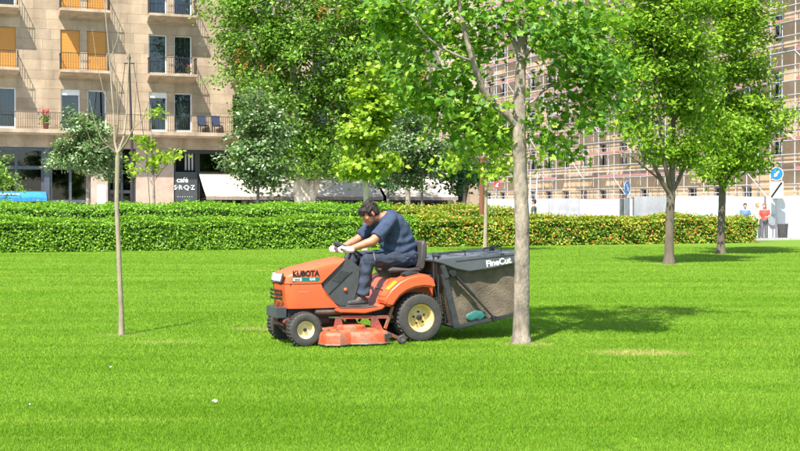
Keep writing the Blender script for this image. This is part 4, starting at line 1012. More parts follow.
hd = hood(full, 0.664, lambda s: interp(s, ZT), 'bonnet', T)
lo = [(1, 0), (1.008, .12), (1.012, .5), (1.008, .88), (1, 1), (.3, 1), (-.3, 1), (-1, 1), (-1.008, .88), (-1.012, .5), (-1.008, .12), (-1, 0), (-.3, 0), (.3, 0)]
lh = hood(lo, 0.395, lambda s: 0.655, 'lower_bonnet', T)
put('seam', MB().span(1.1, 1.43, -0.262, 0.262, 0.640, 0.668).mesh(), 'decal_black', hd)
for k in range(3):  # black bars standing proud; their colour paints the shade of recessed slots
    z = 0.585 - 0.042 * k
    for s in (1, -1):
        put('slot_shade', MB().bar((1.5515, s * 0.015, z), (1.543, s * 0.105, z), 0.012, 0.019).mesh(), 'decal_black', lh)
        put('slot_shade', MB().bar((1.540, s * 0.125, z), (1.508, s * 0.190, z), 0.012, 0.019).mesh(), 'decal_black', lh)
for s in (1, -1):
    fl = put('headlight', MB().add([(1.548 - dx - sl * 0.25, s * y, 0.688 + sl) for dx, sl in ((0.03, 0), (-0.004, 0), (-0.006, 0.075), (0.03, 0.075)) for y in (0.02,)] + [(1.520 - dx - sl * 0.25, s * 0.168, 0.688 + sl) for dx, sl in ((0.03, 0), (-0.004, 0), (-0.006, 0.082), (0.03, 0.082))], [(0, 1, 2, 3), (4, 5, 6, 7), (0, 1, 5, 4), (1, 2, 6, 5), (2, 3, 7, 6), (3, 0, 4, 7)]).mesh(bevel=0.006), 'lens', hd)
    put('bezel', MB().bar((1.551, s * 0.008, 0.681), (1.510, s * 0.19, 0.681), 0.02, 0.010).bar((1.511, s * 0.182, 0.684), (1.488, s * 0.182, 0.775), 0.02, 0.012).mesh(), 'grey_plastic', fl)
    rot = (R(90), 0, R(180)) if s == 1 else (R(90), 0, 0)
    put('lettering', text_mesh('KUBOTA', 0.088, 0.0012, 0.0045), 'decal_black', hd, (1.258, s * 0.2735, 0.770), rot).scale = (0.85, 0.95, 1)
    st = put('decal_strip', MB().prism([(1.41, 0.690), (1.41, 0.733), (1.09, 0.728), (1.115, 0.686)], s * 0.268, s * 0.2737).mesh(), 'decal_teal', hd)
    put('decal_end', MB().prism([(1.405, 0.695), (1.405, 0.727), (1.305, 0.726), (1.305, 0.694)], s * 0.2700, s * 0.2748).mesh(), 'lens', st)
    put('lettering', text_mesh('G18', 0.036, 0.0012, 0.001), 'letter_white', st, (1.185, s * 0.2745, 0.709), rot)
    put('lettering', text_mesh('diesel', 0.024, 0.0008, 0.0005), 'decal_black', st, (1.355, s * 0.2758, 0.710), rot)
    put('handle_mark', MB().span(1.22, 1.33, s * 0.2715, s * 0.2770, 0.573, 0.577).mesh(), 'sign_grey', lh)
# dash, column, steering wheel
dp = put('dashboard', MB().prism([(0.79, 0.928), (0.72, 0.905), (0.62, 0.815), (0.64, 0.62), (0.70, 0.44), (0.73, 0.402), (0.86, 0.395), (0.98, 0.47), (1.05, 0.57), (1.07, 0.66), (0.94, 0.80)], -0.250, 0.250).mesh(bevel=0.012), 'grey_plastic', T)
for s in (1, -1):
    put('side_vent', MB().prism([(0.955, 0.695), (0.85, 0.80), (0.76, 0.775), (0.86, 0.66)], s * 0.248, s * 0.254).mesh(), 'black_plastic', dp)
    put('side_groove', MB().bar((1.0, s * 0.2505, 0.53), (0.72, s * 0.2505, 0.78), 0.006, 0.012).mesh(), 'decal_black', dp)
    put('knob', MB().ell((0.80, s * 0.258, 0.585), (0.022, 0.014, 0.022)).mesh(smooth=True), 'orange', dp)
put('steering_column', MB().tube([(0.72, 0, 0.86), (0.655, 0, 1.0)], 0.035, 12).mesh(smooth=True), 'black_plastic', T)
sw = Matrix.Rotation(R(-28), 3, 'Y')
def swp(a, r=0.185): return Vector((0.67, 0, 1.005)) + sw @ Vector((r * math.cos(a), r * math.sin(a), 0))
wheel_o = put('steering_wheel', MB().tube([swp(2 * math.pi * k / 36) for k in range(37)], 0.016, 8).mesh(smooth=True), 'black_plastic', T)
for a in (R(90), R(210), R(330)): put('spoke', MB().bar(swp(a, 0.03), swp(a, 0.18), 0.028, 0.012).mesh(), 'black_plastic', wheel_o)
put('boss', MB().ell((0.67, 0, 1.005), (0.05, 0.05, 0.025), sw).mesh(smooth=True), 'black_plastic', wheel_o)
put('throttle_lever', MB().tube([(0.66, 0.16, 0.85), (0.62, 0.17, 0.93)], 0.007, 6).capsule((0.62, 0.17, 0.93), .014, (0.61, 0.17, 0.955), .014).mesh(smooth=True), 'black_plastic', T)
# floor and rear body
put('footboard', MB().prism([(0.93, 0.352), (0.93, 0.394), (0.64, 0.386), (0.46, 0.400), (0.40, 0.430), (0.37, 0.425), (0.44, 0.372), (0.64, 0.335)], -0.445, 0.445).mesh(bevel=0.012), 'orange', T)
put('rubber_mat', MB().prism([(0.90, 0.3955), (0.64, 0.3880), (0.48, 0.401), (0.48, 0.406), (0.64, 0.394), (0.90, 0.401)], -0.42, 0.42).mesh(), 'rubber', T)
FO = [(0.425, 0.415), (0.44, 0.50), (0.36, 0.60), (0.26, 0.680), (0.16, 0.725), (0.06, 0.748), (-0.05, 0.750), (-0.12, 0.725), (-0.165, 0.66), (-0.168, 0.59)]
FI = [(-0.140, 0.59), (-0.09, 0.605), (-0.02, 0.612), (0.08, 0.600), (0.17, 0.570), (0.25, 0.520), (0.30, 0.46), (0.34, 0.400)]
for s in (1, -1):
    fd = put('fender', MB().prism(FO + FI, s * 0.255, s * 0.515).mesh(bevel=0.028, seg=3, smooth=40), 'orange', T)
    put('sticker', MB().bar((0.375, s * 0.42, 0.588), (0.275, s * 0.42, 0.672), 0.075, 0.010).mesh(), 'decal_yellow', fd)
    put('fender_pad', MB().prism([(0.16, 0.728), (0.04, 0.753), (0.0, 0.775), (0.10, 0.785), (0.19, 0.745)], s * 0.30, s * 0.46).mesh(bevel=0.012), 'black_plastic', fd)
put('rear_body', MB().prism([(0.43, 0.40), (0.30, 0.66), (0.26, 0.70), (-0.20, 0.70), (-0.26, 0.60), (-0.26, 0.40)], -0.252, 0.252).mesh(bevel=0.02), 'orange', T)
put('side_lever', MB().tube([(0.36, 0.30, 0.56), (0.45, 0.31, 0.60)], 0.009, 6).ell((0.455, 0.31, 0.602), (0.02, 0.018, 0.018)).mesh(smooth=True), 'black_plastic', T)
put('pedal', MB().box((0.78, -0.30, 0.45), (0.12, 0.09, 0.015), (0, R(-30), 0)).bar((0.82, -0.30, 0.40), (0.79, -0.30, 0.44), 0.02, 0.02).mesh(), 'black_plastic', T)
# seat
def rbox(prof, y0, y1, bev): return MB().prism(prof, y0, y1).mesh(bevel=bev, seg=3, smooth=50)
st = put('seat', rbox([(0.29, 0.760), (0.30, 0.800), (0.24, 0.822), (0.02, 0.800), (-0.12, 0.812), (-0.12, 0.758)], -0.235, 0.235, 0.028), 'seat_vinyl', T)
put('seat_base', MB().span(-0.10, 0.24, -0.15, 0.15, 0.699, 0.760).mesh(), 'chassis', T)
put('backrest', rbox([(-0.075, 0.800), (-0.115, 0.95), (-0.118, 1.06), (-0.135, 1.112), (-0.175, 1.115), (-0.190, 1.04), (-0.185, 0.92), (-0.165, 0.80), (-0.12, 0.77)], -0.225, 0.225, 0.028), 'seat_vinyl', T)
# chassis
put('chassis', MB().span(-0.30, 1.44, -0.19, 0.19, 0.285, 0.394).span(0.95, 1.42, -0.17, 0.17, 0.22, 0.285).mesh(bevel=0.01), 'chassis', T)
put('muffler', MB().capsule((1.12, 0.23, 0.355), .035, (0.86, 0.23, 0.35), .035).mesh(smooth=True), 'steel_worn', T)
for s in (1, -1): put('side_rail', MB().bar((0.90, s * 0.40, 0.300), (0.30, s * 0.40, 0.285), 0.03, 0.035).mesh(), 'red_worn', T)
put('front_axle', MB().bar((1.31, -0.31, 0.19), (1.31, 0.31, 0.19), 0.07, 0.07).bar((1.31, -0.12, 0.26), (1.31, 0.12, 0.26), 0.10, 0.10).mesh(bevel=0.008), 'chassis', T)
put('rear_axle', MB().tube([(0, -0.36, 0.268), (0, 0.36, 0.268)], 0.055, 12).span(-0.16, 0.16, -0.15, 0.15, 0.2, 0.40).mesh(), 'chassis', T)
put('bumper', MB().span(1.45, 1.565, -0.205, 0.205, 0.290, 0.405).mesh(bevel=0.008), 'grey_plastic', T)
put('bumper_bracket', MB().span(1.38, 1.45, -0.16, -0.10, 0.25, 0.36).span(1.38, 1.45, 0.10, 0.16, 0.25, 0.36).mesh(), 'chassis', T)
put('front_linkage', MB().bar((1.48, 0.20, 0.27), (1.36, 0.15, 0.14), 0.03, 0.05).bar((1.48, -0.20, 0.27), (1.36, -0.15, 0.14), 0.03, 0.05).bar((1.52, 0.02, 0.24), (1.34, 0.24, 0.16), 0.04, 0.03)
    .bar((1.36, -0.20, 0.13), (1.36, 0.20, 0.13), 0.05, 0.05).bar((1.44, 0.16, 0.29), (1.40, 0.24, 0.17), 0.03, 0.05).mesh(bevel=0.006), 'red_worn', T)
put('pulley', MB().lathe([(0.01, -0.03), (0.055, -0.03), (0.04, 0), (0.055, 0.03), (0.01, 0.03)], 16, 'y', (1.42, 0.13, 0.215)).mesh(smooth=30), 'chassis', T)
put('hose', MB().tube([(1.46, 0.18, 0.30), (1.43, 0.22, 0.24), (1.36, 0.20, 0.24), (1.28, 0.15, 0.30)], 0.014, 6).tube([(1.46, -0.05, 0.30), (1.50, 0.04, 0.20), (1.40, 0.1, 0.13), (1.28, 0.1, 0.2)], 0.012, 6).mesh(smooth=True), 'chassis', T)
# cutting deck
DK = [(1.13, -0.60), (1.165, -0.45), (1.165, 0.45), (1.14, 0.60), (1.00, 0.655), (0.86, 0.60), (0.70, 0.660), (0.52, 0.655), (0.42, 0.60), (0.40, 0.40), (0.40, -0.40), (0.42, -0.60), (0.52, -0.655), (0.70, -0.66), (0.86, -0.60), (1.0, -0.655)]
cxd = 0.78
rings = [[Vector((cxd + (x - cxd) * k, y * k, z)) for x, y in DK] for (k, z) in ((1.0, 0.032), (1.012, 0.034), (1.0, 0.075), (0.985, 0.125), (0.95, 0.152), (0.80, 0.168), (0.45, 0.178))]
dk_ = put('cutting_deck', MB().loft(rings).mesh(smooth=30), 'orange_worn', T)
put('deck_lip', MB().loft([[Vector((cxd + (x - cxd) * k, y * k, z)) for x, y in DK] for (k, z) in ((1.02, 0.022), (1.03, 0.028), (1.02, 0.038), (1.0, 0.038))]).mesh(), 'steel_worn', dk_)
for s in (1, -1):
    put('belt_cover', MB().lathe([(0.17, 0.16), (0.165, 0.20), (0.14, 0.215), (0.01, 0.218)], 24, 'z', (0.78, s * 0.36, 0), closed=False).mesh(smooth=40), 'orange_worn', dk_)
    put('gauge_wheel', MB().lathe([(0.02, s * 0.02 - .025), (0.040, s * .02 - .025), (0.052, s * .02 - .012), (0.052, s * .02 + .012), (0.040, s * .02 + .025), (0.02, s * .02 + .025)], 20, 'y', (0.285, s * 0.61, 0.056)).mesh(smooth=35), 'rubber', dk_)
    put('gauge_hub', MB().lathe([(0.003, s * .02 - .028), (0.022, s * .02 - .028), (0.022, s * .02 + .030), (0.003, s * .02 + .030)], 12, 'y', (0.285, s * 0.61, 0.056)).mesh(), 'steel_worn', dk_)
    put('gauge_arm', MB().bar((0.44, s * 0.59, 0.13), (0.285, s * 0.585, 0.06), 0.02, 0.035).mesh(), 'red_worn', dk_)
    put('hanger', MB().prism([(0.56, 0.165), (0.42, 0.150), (0.50, 0.30), (0.56, 0.30)], s * 0.40, s * 0.42).mesh(), 'red_worn', dk_)
    put('hanger', MB().prism([(0.98, 0.165), (0.88, 0.165), (0.88, 0.30), (0.95, 0.30)], s * 0.36, s * 0.38).mesh(), 'red_worn', dk_)
    put('lift_link', MB().bar((0.40, s * 0.42, 0.16), (0.30, s * 0.40, 0.40), 0.02, 0.03).mesh(), 'orange_worn', dk_)
    for k, x in enumerate((0.52, 0.66, 0.84, 0.98, 1.08)): put('bolt', MB().lathe([(0.014, .15), (0.014, .185), (0.004, .19)], 8, 'z', (x, s * 0.50, 0), closed=False).mesh(), 'steel_worn', dk_)
    put('reinforcing_strip', MB().bar((0.40, s * 0.60, 0.105), (0.50, s * 0.66, 0.10), 0.014, 0.05).mesh(), 'steel_worn', dk_)
put('front_roller', MB().tube([(1.19, -0.40, 0.075), (1.19, 0.40, 0.075)], 0.04, 14).mesh(smooth=40), 'steel_worn', dk_)
n = 700; cp = np.stack([rng.uniform(0.46, 1.10, n), rng.uniform(-0.58, 0.60, n), np.full(n, 0.0)], 1)
kk = np.maximum(np.abs(cp[:, 0] - cxd) / 0.385, np.abs(cp[:, 1]) / 0.66); cp[:, 2] = np.interp(kk, [0.45, 0.80, 0.95, 1.0], [0.182, 0.172, 0.156, 0.13]) + 0.002
put('clippings', scatter('c', RHOMB_V, RHOMB_F, cp, frames(rng.normal(size=(n, 3)) * 0.3 + np.array([0, 0, 1.0]), rng), 0.006 + 0.012 * rng.random(n)), 'leaf_plane', dk_)['kind'] = 'stuff'
# grass collector
LB = [(-0.15, 0.885), (-0.234, 0.862), (-0.40, 0.802), (-0.56, 0.770), (-0.86, 0.800), (-1.14, 0.853), (-1.27, 0.876), (-1.30, 0.93), (-1.27, 0.985), (-0.80, 0.955), (-0.26, 0.915), (-0.15, 0.905)]
ld = put('collector_lid', MB().prism(LB, -0.535, 0.535).mesh(bevel=0.014, smooth=40), 'lid_grey', T)
for s in (1, -1):
    put('lid_rib', MB().prism([(-0.40, 0.888), (-1.24, 0.958), (-1.24, 0.964), (-0.40, 0.894)], s * 0.534, s * 0.541).mesh(), 'grey_plastic', ld)
    put('lettering', text_mesh('FineCut', 0.098, 0.001, 0.003), 'letter_white', ld, (-0.925, s * 0.5365, 0.868), (R(90), R(-7.5 * 1), R(180)) if s == 1 else (R(90), R(7.5), 0))
for x in (-0.55, -0.95): put('lid_ridge', MB().bar((x, -0.46, 0.9365 + (-x - 0.5) * 0.0635), (x, 0.46, 0.9365 + (-x - 0.5) * 0.0635), 0.03, 0.012).mesh(), 'lid_grey', ld)
put('lid_handle', MB().tube([(-0.30, 0.30, 0.915), (-0.30, 0.30, 0.965), (-0.62, 0.30, 0.985), (-0.62, 0.30, 0.945)], 0.009, 6).mesh(smooth=True), 'iron', ld)
put('lid_handle', MB().tube([(-0.95, 0.1, 0.96), (-0.95, 0.1, 1.01), (-1.18, 0.1, 1.03), (-1.18, 0.1, 0.975)], 0.009, 6).mesh(smooth=True), 'iron', ld)
put('lid_clamp', MB().span(-1.16, -1.12, -0.1, -0.04, 0.97, 1.03).mesh(), 'iron', ld)
# the cloth bag bulges and sags between its frame tubes
def bag_ring(x):
    zt = interp(-x, [(0.26, 0.862), (0.40, 0.80), (0.56, 0.768), (0.86, 0.797), (1.14, 0.85), (1.28, 0.876)]) + 0.03
    zb = interp(-x, [(0.26, 0.74), (0.30, 0.62), (0.42, 0.165), (1.28, 0.312)])
    ring = []
    for s in (1, -1):
        col = []
        for k in range(9):
            q = k / 8; z = zt + (zb - zt) * q
            bul = 0.475 - 0.022 * math.sin(math.pi * q) * (0.6 + 0.4 * math.sin(x * 13)) + 0.008 * math.sin(x * 21 + k * 1.9)
            col.append(Vector((x, s * bul, z)))
        ring += col if s == 1 else col[::-1]
    return ring
put('collector_bag', MB().loft([bag_ring(-0.262 - 1.01 * k / 24) for k in range(25)]).mesh(smooth=50), 'bag_mesh', T)
for s in (1, -1):
    fr_ = put('collector_frame', MB().bar((-0.265, s * 0.50, 0.75), (-0.425, s * 0.50, 0.145), 0.035, 0.075).bar((-0.40, s * 0.50, 0.150), (-1.29, s * 0.50, 0.292), 0.03, 0.040).bar((-1.27, s * 0.50, 0.29), (-1.285, s * 0.50, 0.89), 0.03, 0.04)
        .bar((-0.24, s * 0.505, 0.855), (-0.30, s * 0.505, 0.70), 0.04, 0.06).mesh(bevel=0.006), 'black_plastic', T)
    put('gas_strut', MB().tube([(-0.39, s * 0.53, 0.735), (-0.62, s * 0.53, 0.50)], 0.018, 10).tube([(-0.60, s * 0.53, 0.52), (-0.88, s * 0.53, 0.235)], 0.012, 10).mesh(smooth=True), 'chassis', fr_)
    put('pivot', MB().lathe([(0.005, s * 0.56), (0.035, s * 0.56), (0.035, s * 0.50), (0.005, s * 0.50)], 14, 'y', (-0.36, 0, 0.755)).mesh(smooth=30), 'chassis', fr_)
    put('foot', MB().lathe([(0.005, s * 0.55), (0.03, s * 0.55), (0.03, s * 0.50), (0.005, s * 0.50)], 14, 'y', (-0.88, 0, 0.235)).mesh(smooth=30), 'chassis', fr_)
    lv = put('lift_lever', MB().tube([(-0.165, s * 0.45, 0.95), (-0.17, s * 0.45, 0.62), (-0.225, s * 0.45, 0.36)], 0.011, 6).tube([(-0.225, s * 0.44, 0.94), (-0.23, s * 0.44, 0.36)], 0.011, 6).tube([(-0.15, s * 0.45, 0.95), (-0.25, s * 0.45, 0.945)], 0.014, 6).mesh(smooth=True), 'chassis', T)
put('cross_tube', MB().tube([(-0.35, -0.50, 0.72), (-0.35, 0.50, 0.72)], 0.02, 8).tube([(-0.41, -0.5, 0.16), (-0.41, 0.5, 0.16)], 0.02, 8).mesh(), 'chassis', T)
put('chute', MB().prism([(-0.14, 0.55), (-0.14, 0.70), (-0.27, 0.74), (-0.27, 0.56)], -0.24, 0.24).bar((-0.1, 0, 0.3), (-0.42, 0, 0.2), 0.5, 0.12).mesh(), 'black_plastic', T)
tl = MB().ell((-0.665, 0.492, 0.272), (0.125, 0.012, 0.055), Matrix.Rotation(R(6), 3, 'Y'), 24, 8)
tl.v = [(x, y + 0.004 * math.sin(x * 60) * math.sin(z * 70), z + 0.006 * math.sin(x * 45)) for x, y, z in tl.v]
put('patch', tl.mesh(smooth=True), 'tarp_teal', T)

# ------------------------------------------------------------------ the operator (same axes as the mower)
PR = thing('person', 'operator in navy T-shirt, jeans and white gloves driving the orange mower', 'person', MO + Vector((0, 0, 0)), MR)
hc = Vector((0.425, 0.0, 1.415))
HM = Matrix(((math.cos(R(36)), 0, math.sin(R(36))), (0, 1, 0), (-math.sin(R(36)), 0, math.cos(R(36)))))   # head axes: x face, z crown
def hp(x, y, z): return hc + HM @ Vector((x, y, z))
def torso_rings(k=0.0):
    res = []
    for (cx, cz, hd_, hw, tilt) in ((0.05, 0.845, .17, .17, 0), (0.045, 0.90, .195, .195, 0), (0.075, 0.99, .205, .185, 4), (0.085, 1.08, .195, .185, 8), (0.115, 1.17, .185, .19, 14), (0.145, 1.25, .170, .195, 22), (0.190, 1.325, .145, .19, 30), (0.235, 1.38, .115, .15, 38), (0.27, 1.405, .07, .08, 42)):
        a = R(tilt); r = []
        for q in range(20):
            b_ = 2 * math.pi * q / 20; c, s = math.cos(b_), math.sin(b_)
            c2 = math.copysign(abs(c) ** 0.85, c); s2 = math.copysign(abs(s) ** 0.85, s)
            x = (hd_ + k) * c2; r.append(Vector((cx + x * math.cos(a), (hw + k) * s2, cz - x * math.sin(a))))
        res.append(r)
    return res
SH = {1: Vector((0.255, 0.195, 1.320)), -1: Vector((0.255, -0.195, 1.320))}
EB = {1: Vector((0.475, 0.255, 1.115)), -1: Vector((0.475, -0.255, 1.115))}
WR = {1: Vector((0.735, 0.205, 1.022)), -1: Vector((0.715, -0.205, 1.010))}
HDP = {1: Vector((0.800, 0.175, 1.020)), -1: Vector((0.785, -0.175, 1.010))}
KN = {1: Vector((0.525, 0.205, 0.905)), -1: Vector((0.545, -0.200, 0.905))}
AN = {1: Vector((0.600, 0.215, 0.485)), -1: Vector((0.640, -0.200, 0.485))}
HI = {1: Vector((0.07, 0.105, 0.905)), -1: Vector((0.07, -0.105, 0.905))}
def head_blobs(mb, hp, HM, k=1.0):
    mb.ell(hp(-0.012, 0, 0.035), (0.098 * k, 0.076 * k, 0.088 * k), HM, 20, 14)
    mb.ell(hp(0.030, 0, -0.035), (0.066, 0.062, 0.088), HM, 18, 12)
    mb.ell(hp(0.062, 0, -0.088), (0.030, 0.036, 0.028), HM)              # chin
    mb.ell(hp(0.078, 0, 0.018), (0.016, 0.050, 0.014), HM)               # brow
    mb.capsule(hp(0.088, 0, 0.002), 0.009, hp(0.112, 0, -0.034), 0.014)  # nose
    mb.ell(hp(0.102, 0, -0.038), (0.012, 0.019, 0.009), HM)
    mb.ell(hp(0.084, 0, -0.064), (0.013, 0.026, 0.007), HM).ell(hp(0.082, 0, -0.077), (0.013, 0.023, 0.007), HM)   # lips
    for s in (1, -1):
        mb.ell(hp(0.058, s * 0.040, -0.02), (0.024, 0.022, 0.026), HM)    # cheek
        mb.ell(hp(-0.012, s * 0.077, -0.012), (0.019, 0.010, 0.032), HM)  # ear
bd = MB(); head_blobs(bd, hp, HM)
bd.capsule((0.255, 0, 1.365), .062, hp(-0.025, 0, -0.06), .056)
bd.loft(torso_rings(-0.012))
for s in (1, -1):
    bd.capsule(SH[s], .060, EB[s], .052).capsule(EB[s], .051, WR[s], .034)
    mid = EB[s].lerp(WR[s], 0.28); bd.capsule(mid, .049, EB[s].lerp(WR[s], 0.45), .044)
    bd.capsule(HI[s], .085, KN[s], .058).capsule(KN[s], .056, AN[s], .04)
put('body', remesh(bd, 0.0075, 3), 'skin', PR)
sh = MB(); sh.loft(torso_rings(0.006))
for s in (1, -1):
    d = EB[s] - SH[s]; sh.capsule(SH[s] - d * 0.1, .080, SH[s] + d * 0.45, .074); sh.tube([SH[s], SH[s] + d * 0.5, SH[s] + d * 0.82], [.074, .075, .079], 16)
me = remesh(sh, 0.009, 3)
def crease(me, f):
    n = len(me.vertices); co = np.zeros(n * 3, np.float32); no = np.zeros(n * 3, np.float32)
    me.vertices.foreach_get('co', co); me.vertices.foreach_get('normal', no); co = co.reshape(-1, 3); no = no.reshape(-1, 3)
    co = co + no * f(co)[:, None].astype(np.float32); me.vertices.foreach_set('co', co.reshape(-1)); me.update()
crease(me, lambda p: 0.0075 * np.sin(p[:, 2] * 62 + 3 * np.sin(p[:, 0] * 14) + 2 * np.sin(p[:, 1] * 17)) * np.clip((1.24 - p[:, 2]) / 0.15, 0.15, 1) + 0.003 * np.sin(p[:, 0] * 48 + p[:, 2] * 35))
put('t_shirt', me, 'tshirt_navy', PR)
jn = MB()
jn.loft([[Vector((cx + hd_ * math.cos(b_), hw * math.sin(b_), cz)) for b_ in [2 * math.pi * q / 20 for q in range(20)]] for (cx, cz, hd_, hw) in ((0.05, 0.832, .15, .16), (0.04, 0.865, .19, .195), (0.045, 0.93, .208, .208), (0.06, 0.975, .20, .20))])
for s in (1, -1):
    jn.capsule(HI[s], .105, HI[s].lerp(KN[s], 0.5), .094).capsule(HI[s].lerp(KN[s], 0.5), .094, KN[s], .080)
    jn.capsule(KN[s], .080, KN[s].lerp(AN[s], 0.35), .079)
    jn.tube([KN[s].lerp(AN[s], 0.2), KN[s].lerp(AN[s], 0.55), KN[s].lerp(AN[s], 0.93) + Vector((-0.005, 0, 0))], [.078, .076, .080], 16)
me = remesh(jn, 0.009, 3)
crease(me, lambda p: (0.006 * np.sin(p[:, 2] * 55 + 4 * np.sin(p[:, 1] * 22 + p[:, 0] * 9)) * (p[:, 2] < 0.88) + 0.005 * np.sin(p[:, 0] * 40 + 4 * np.sin(p[:, 1] * 20 + p[:, 2] * 12))) * 0.9)
tr_ = put('jeans', me, 'denim', PR)
put('seam_stripe', MB().tube([(0.47, 0.252, 0.985), (0.475, 0.283, 0.955), (0.468, 0.298, 0.90)], 0.006, 6).mesh(smooth=True), 'cloth_grey', tr_)
for s in (1, -1):
    ft = Vector((0.745, AN[s].y + 0.012 * s, 0.442)) + (AN[s] - AN[1]) * Vector((1, 0, 0)).x if False else Vector((AN[s].x + 0.15, AN[s].y + 0.012 * s, 0.436))
    sb = MB().capsule(AN[s] + Vector((-0.035, 0, -0.035)), .045, ft, .036).capsule(AN[s] + Vector((0.0, 0, 0.0)), .048, AN[s] + Vector((0.04, 0, -0.035)), .046)
    sb.capsule((AN[s].x - 0.045, AN[s].y, 0.435), .034, (ft.x, ft.y, 0.434), .034)
    so_ = put('shoe', remesh(sb, 0.006, 3), 'shoe_dark', PR)
    so_l = [(AN[s].x - 0.085, -0.026), (AN[s].x - 0.07, -0.04), (AN[s].x + 0.05, -0.036), (ft.x, -0.044), (ft.x + 0.045, -0.022), (ft.x + 0.045, 0.022), (ft.x, 0.044), (AN[s].x + 0.05, 0.036), (AN[s].x - 0.07, 0.04), (AN[s].x - 0.085, 0.026)]
    put('sole', MB().prism([(x, AN[s].y + 0.01 * s + y) for x, y in so_l], 0.398, 0.415, 'z').mesh(bevel=0.004), 'sole', so_)
    # gloved hand closed on the steering wheel rim
    gl = MB(); h0 = HDP[s]; wv = WR[s]
    dirv = (h0 - wv).normalized(); up_ = Vector((0, 0, 1)); lat = dirv.cross(up_).normalized() * -1
    gl.capsule(wv - dirv * 0.025, .038, wv + dirv * 0.02, .037)
    for k, o_ in enumerate((-0.030, -0.010, 0.010, 0.030)):
        a = wv + dirv * 0.035 + lat * o_ * 0.8 + up_ * 0.012; k1 = h0 + lat * o_ + up_ * 0.026 + dirv * (0.016 - abs(o_) * 0.2)
        gl.capsule(wv + dirv * 0.02 + lat * o_ * 0.6, .020, k1, .016)
        k2 = k1 + dirv * (0.036 - abs(o_ - 0.005) * 0.3) + up_ * -0.012; k3 = k2 - dirv * 0.008 - up_ * 0.030; k4 = k3 - dirv * 0.024 - up_ * 0.008
        gl.capsule(k1, .0125, k2, .0115).capsule(k2, .0115, k3, .011).capsule(k3, .011, k4, .010)
    th0 = wv + dirv * 0.025 - lat * s * 0.022 * s; tin = Vector((0, -s, 0))
    gl.capsule(wv + dirv * 0.02 + tin * 0.018, .017, wv + dirv * 0.058 + tin * 0.040 - up_ * 0.006, .0135).capsule(wv + dirv * 0.058 + tin * 0.040 - up_ * 0.006, .013, wv + dirv * 0.085 + tin * 0.036 - up_ * 0.018, .0115)
    put('glove', remesh(gl, 0.0042, 2), 'glove', PR)
hr = MB()
hr.ell(hp(-0.020, 0, 0.045), (0.101, 0.082, 0.087), HM, 22, 14).ell(hp(-0.055, 0, -0.005), (0.068, 0.078, 0.075), HM).ell(hp(0.055, 0, 0.075), (0.045, 0.066, 0.040), HM).ell(hp(0.075, 0.01, 0.052), (0.026, 0.05, 0.030), HM)
for s in (1, -1): hr.ell(hp(0.012, s * 0.070, 0.022), (0.026, 0.014, 0.042), HM)
rg_ = random.Random(9)
for k in range(46):
    a = rg_.uniform(0, 2 * math.pi); z = rg_.uniform(-0.05, 1); q = math.sqrt(max(0, 1 - z * z))
    d = Vector((q * math.cos(a), q * math.sin(a), z))
    if d.x > 0.55 and z < 0.35: continue
    p0 = hp(-0.020 + d.x * 0.098, d.y * 0.080, 0.045 + d.z * 0.086); dd = HM @ Vector((0.6 * (1 if d.x > -.2 else -.4), d.y * 0.4, -0.25 if d.z < .6 else .1))
    hr.capsule(p0, .012, p0 + dd.normalized() * 0.026 - (HM @ d) * 0.002, .006, 7, 2)
hme = remesh(hr, 0.005, 1)
hv_ = np.zeros(len(hme.vertices) * 3, np.float32); hn_ = hv_.copy(); hme.vertices.foreach_get('co', hv_); hme.vertices.foreach_get('normal', hn_)
hv_ = hv_.reshape(-1, 3); hn_ = hn_.reshape(-1, 3); sel = rng.choice(len(hv_), 2600)
flow = np.cross(hn_[sel], np.array([0.2, 1.0, 0.1])) + rng.normal(size=(2600, 3)) * 0.35 + hn_[sel] * 0.25
flow /= np.linalg.norm(flow, axis=1, keepdims=True); sdx = np.cross(flow, hn_[sel] + rng.normal(size=(2600, 3)) * 0.2); sdx /= np.linalg.norm(sdx, axis=1, keepdims=True)
ho = put('hair', hme, 'hair_dark', PR)
put('hair_strands', scatter('hs', [(-0.05, 0, 0), (0.05, 0, 0), (0.0, 1, 0)], [(0, 1, 2)], hv_[sel], np.stack([sdx, flow, np.cross(sdx, flow)], axis=2), 0.016 + 0.022 * rng.random(2600)), 'hair_dark', ho)['kind'] = 'stuff'
for s in (1, -1):
    ey = put('eye', MB().ell(hp(0.077, s * 0.031, 0.000), (0.011, 0.012, 0.010), HM).mesh(smooth=True), 'eye_white', PR)
    put('iris', MB().ell(hp(0.086, s * 0.031, -0.001), (0.004, 0.005, 0.005), HM).mesh(smooth=True), 'decal_black', ey)

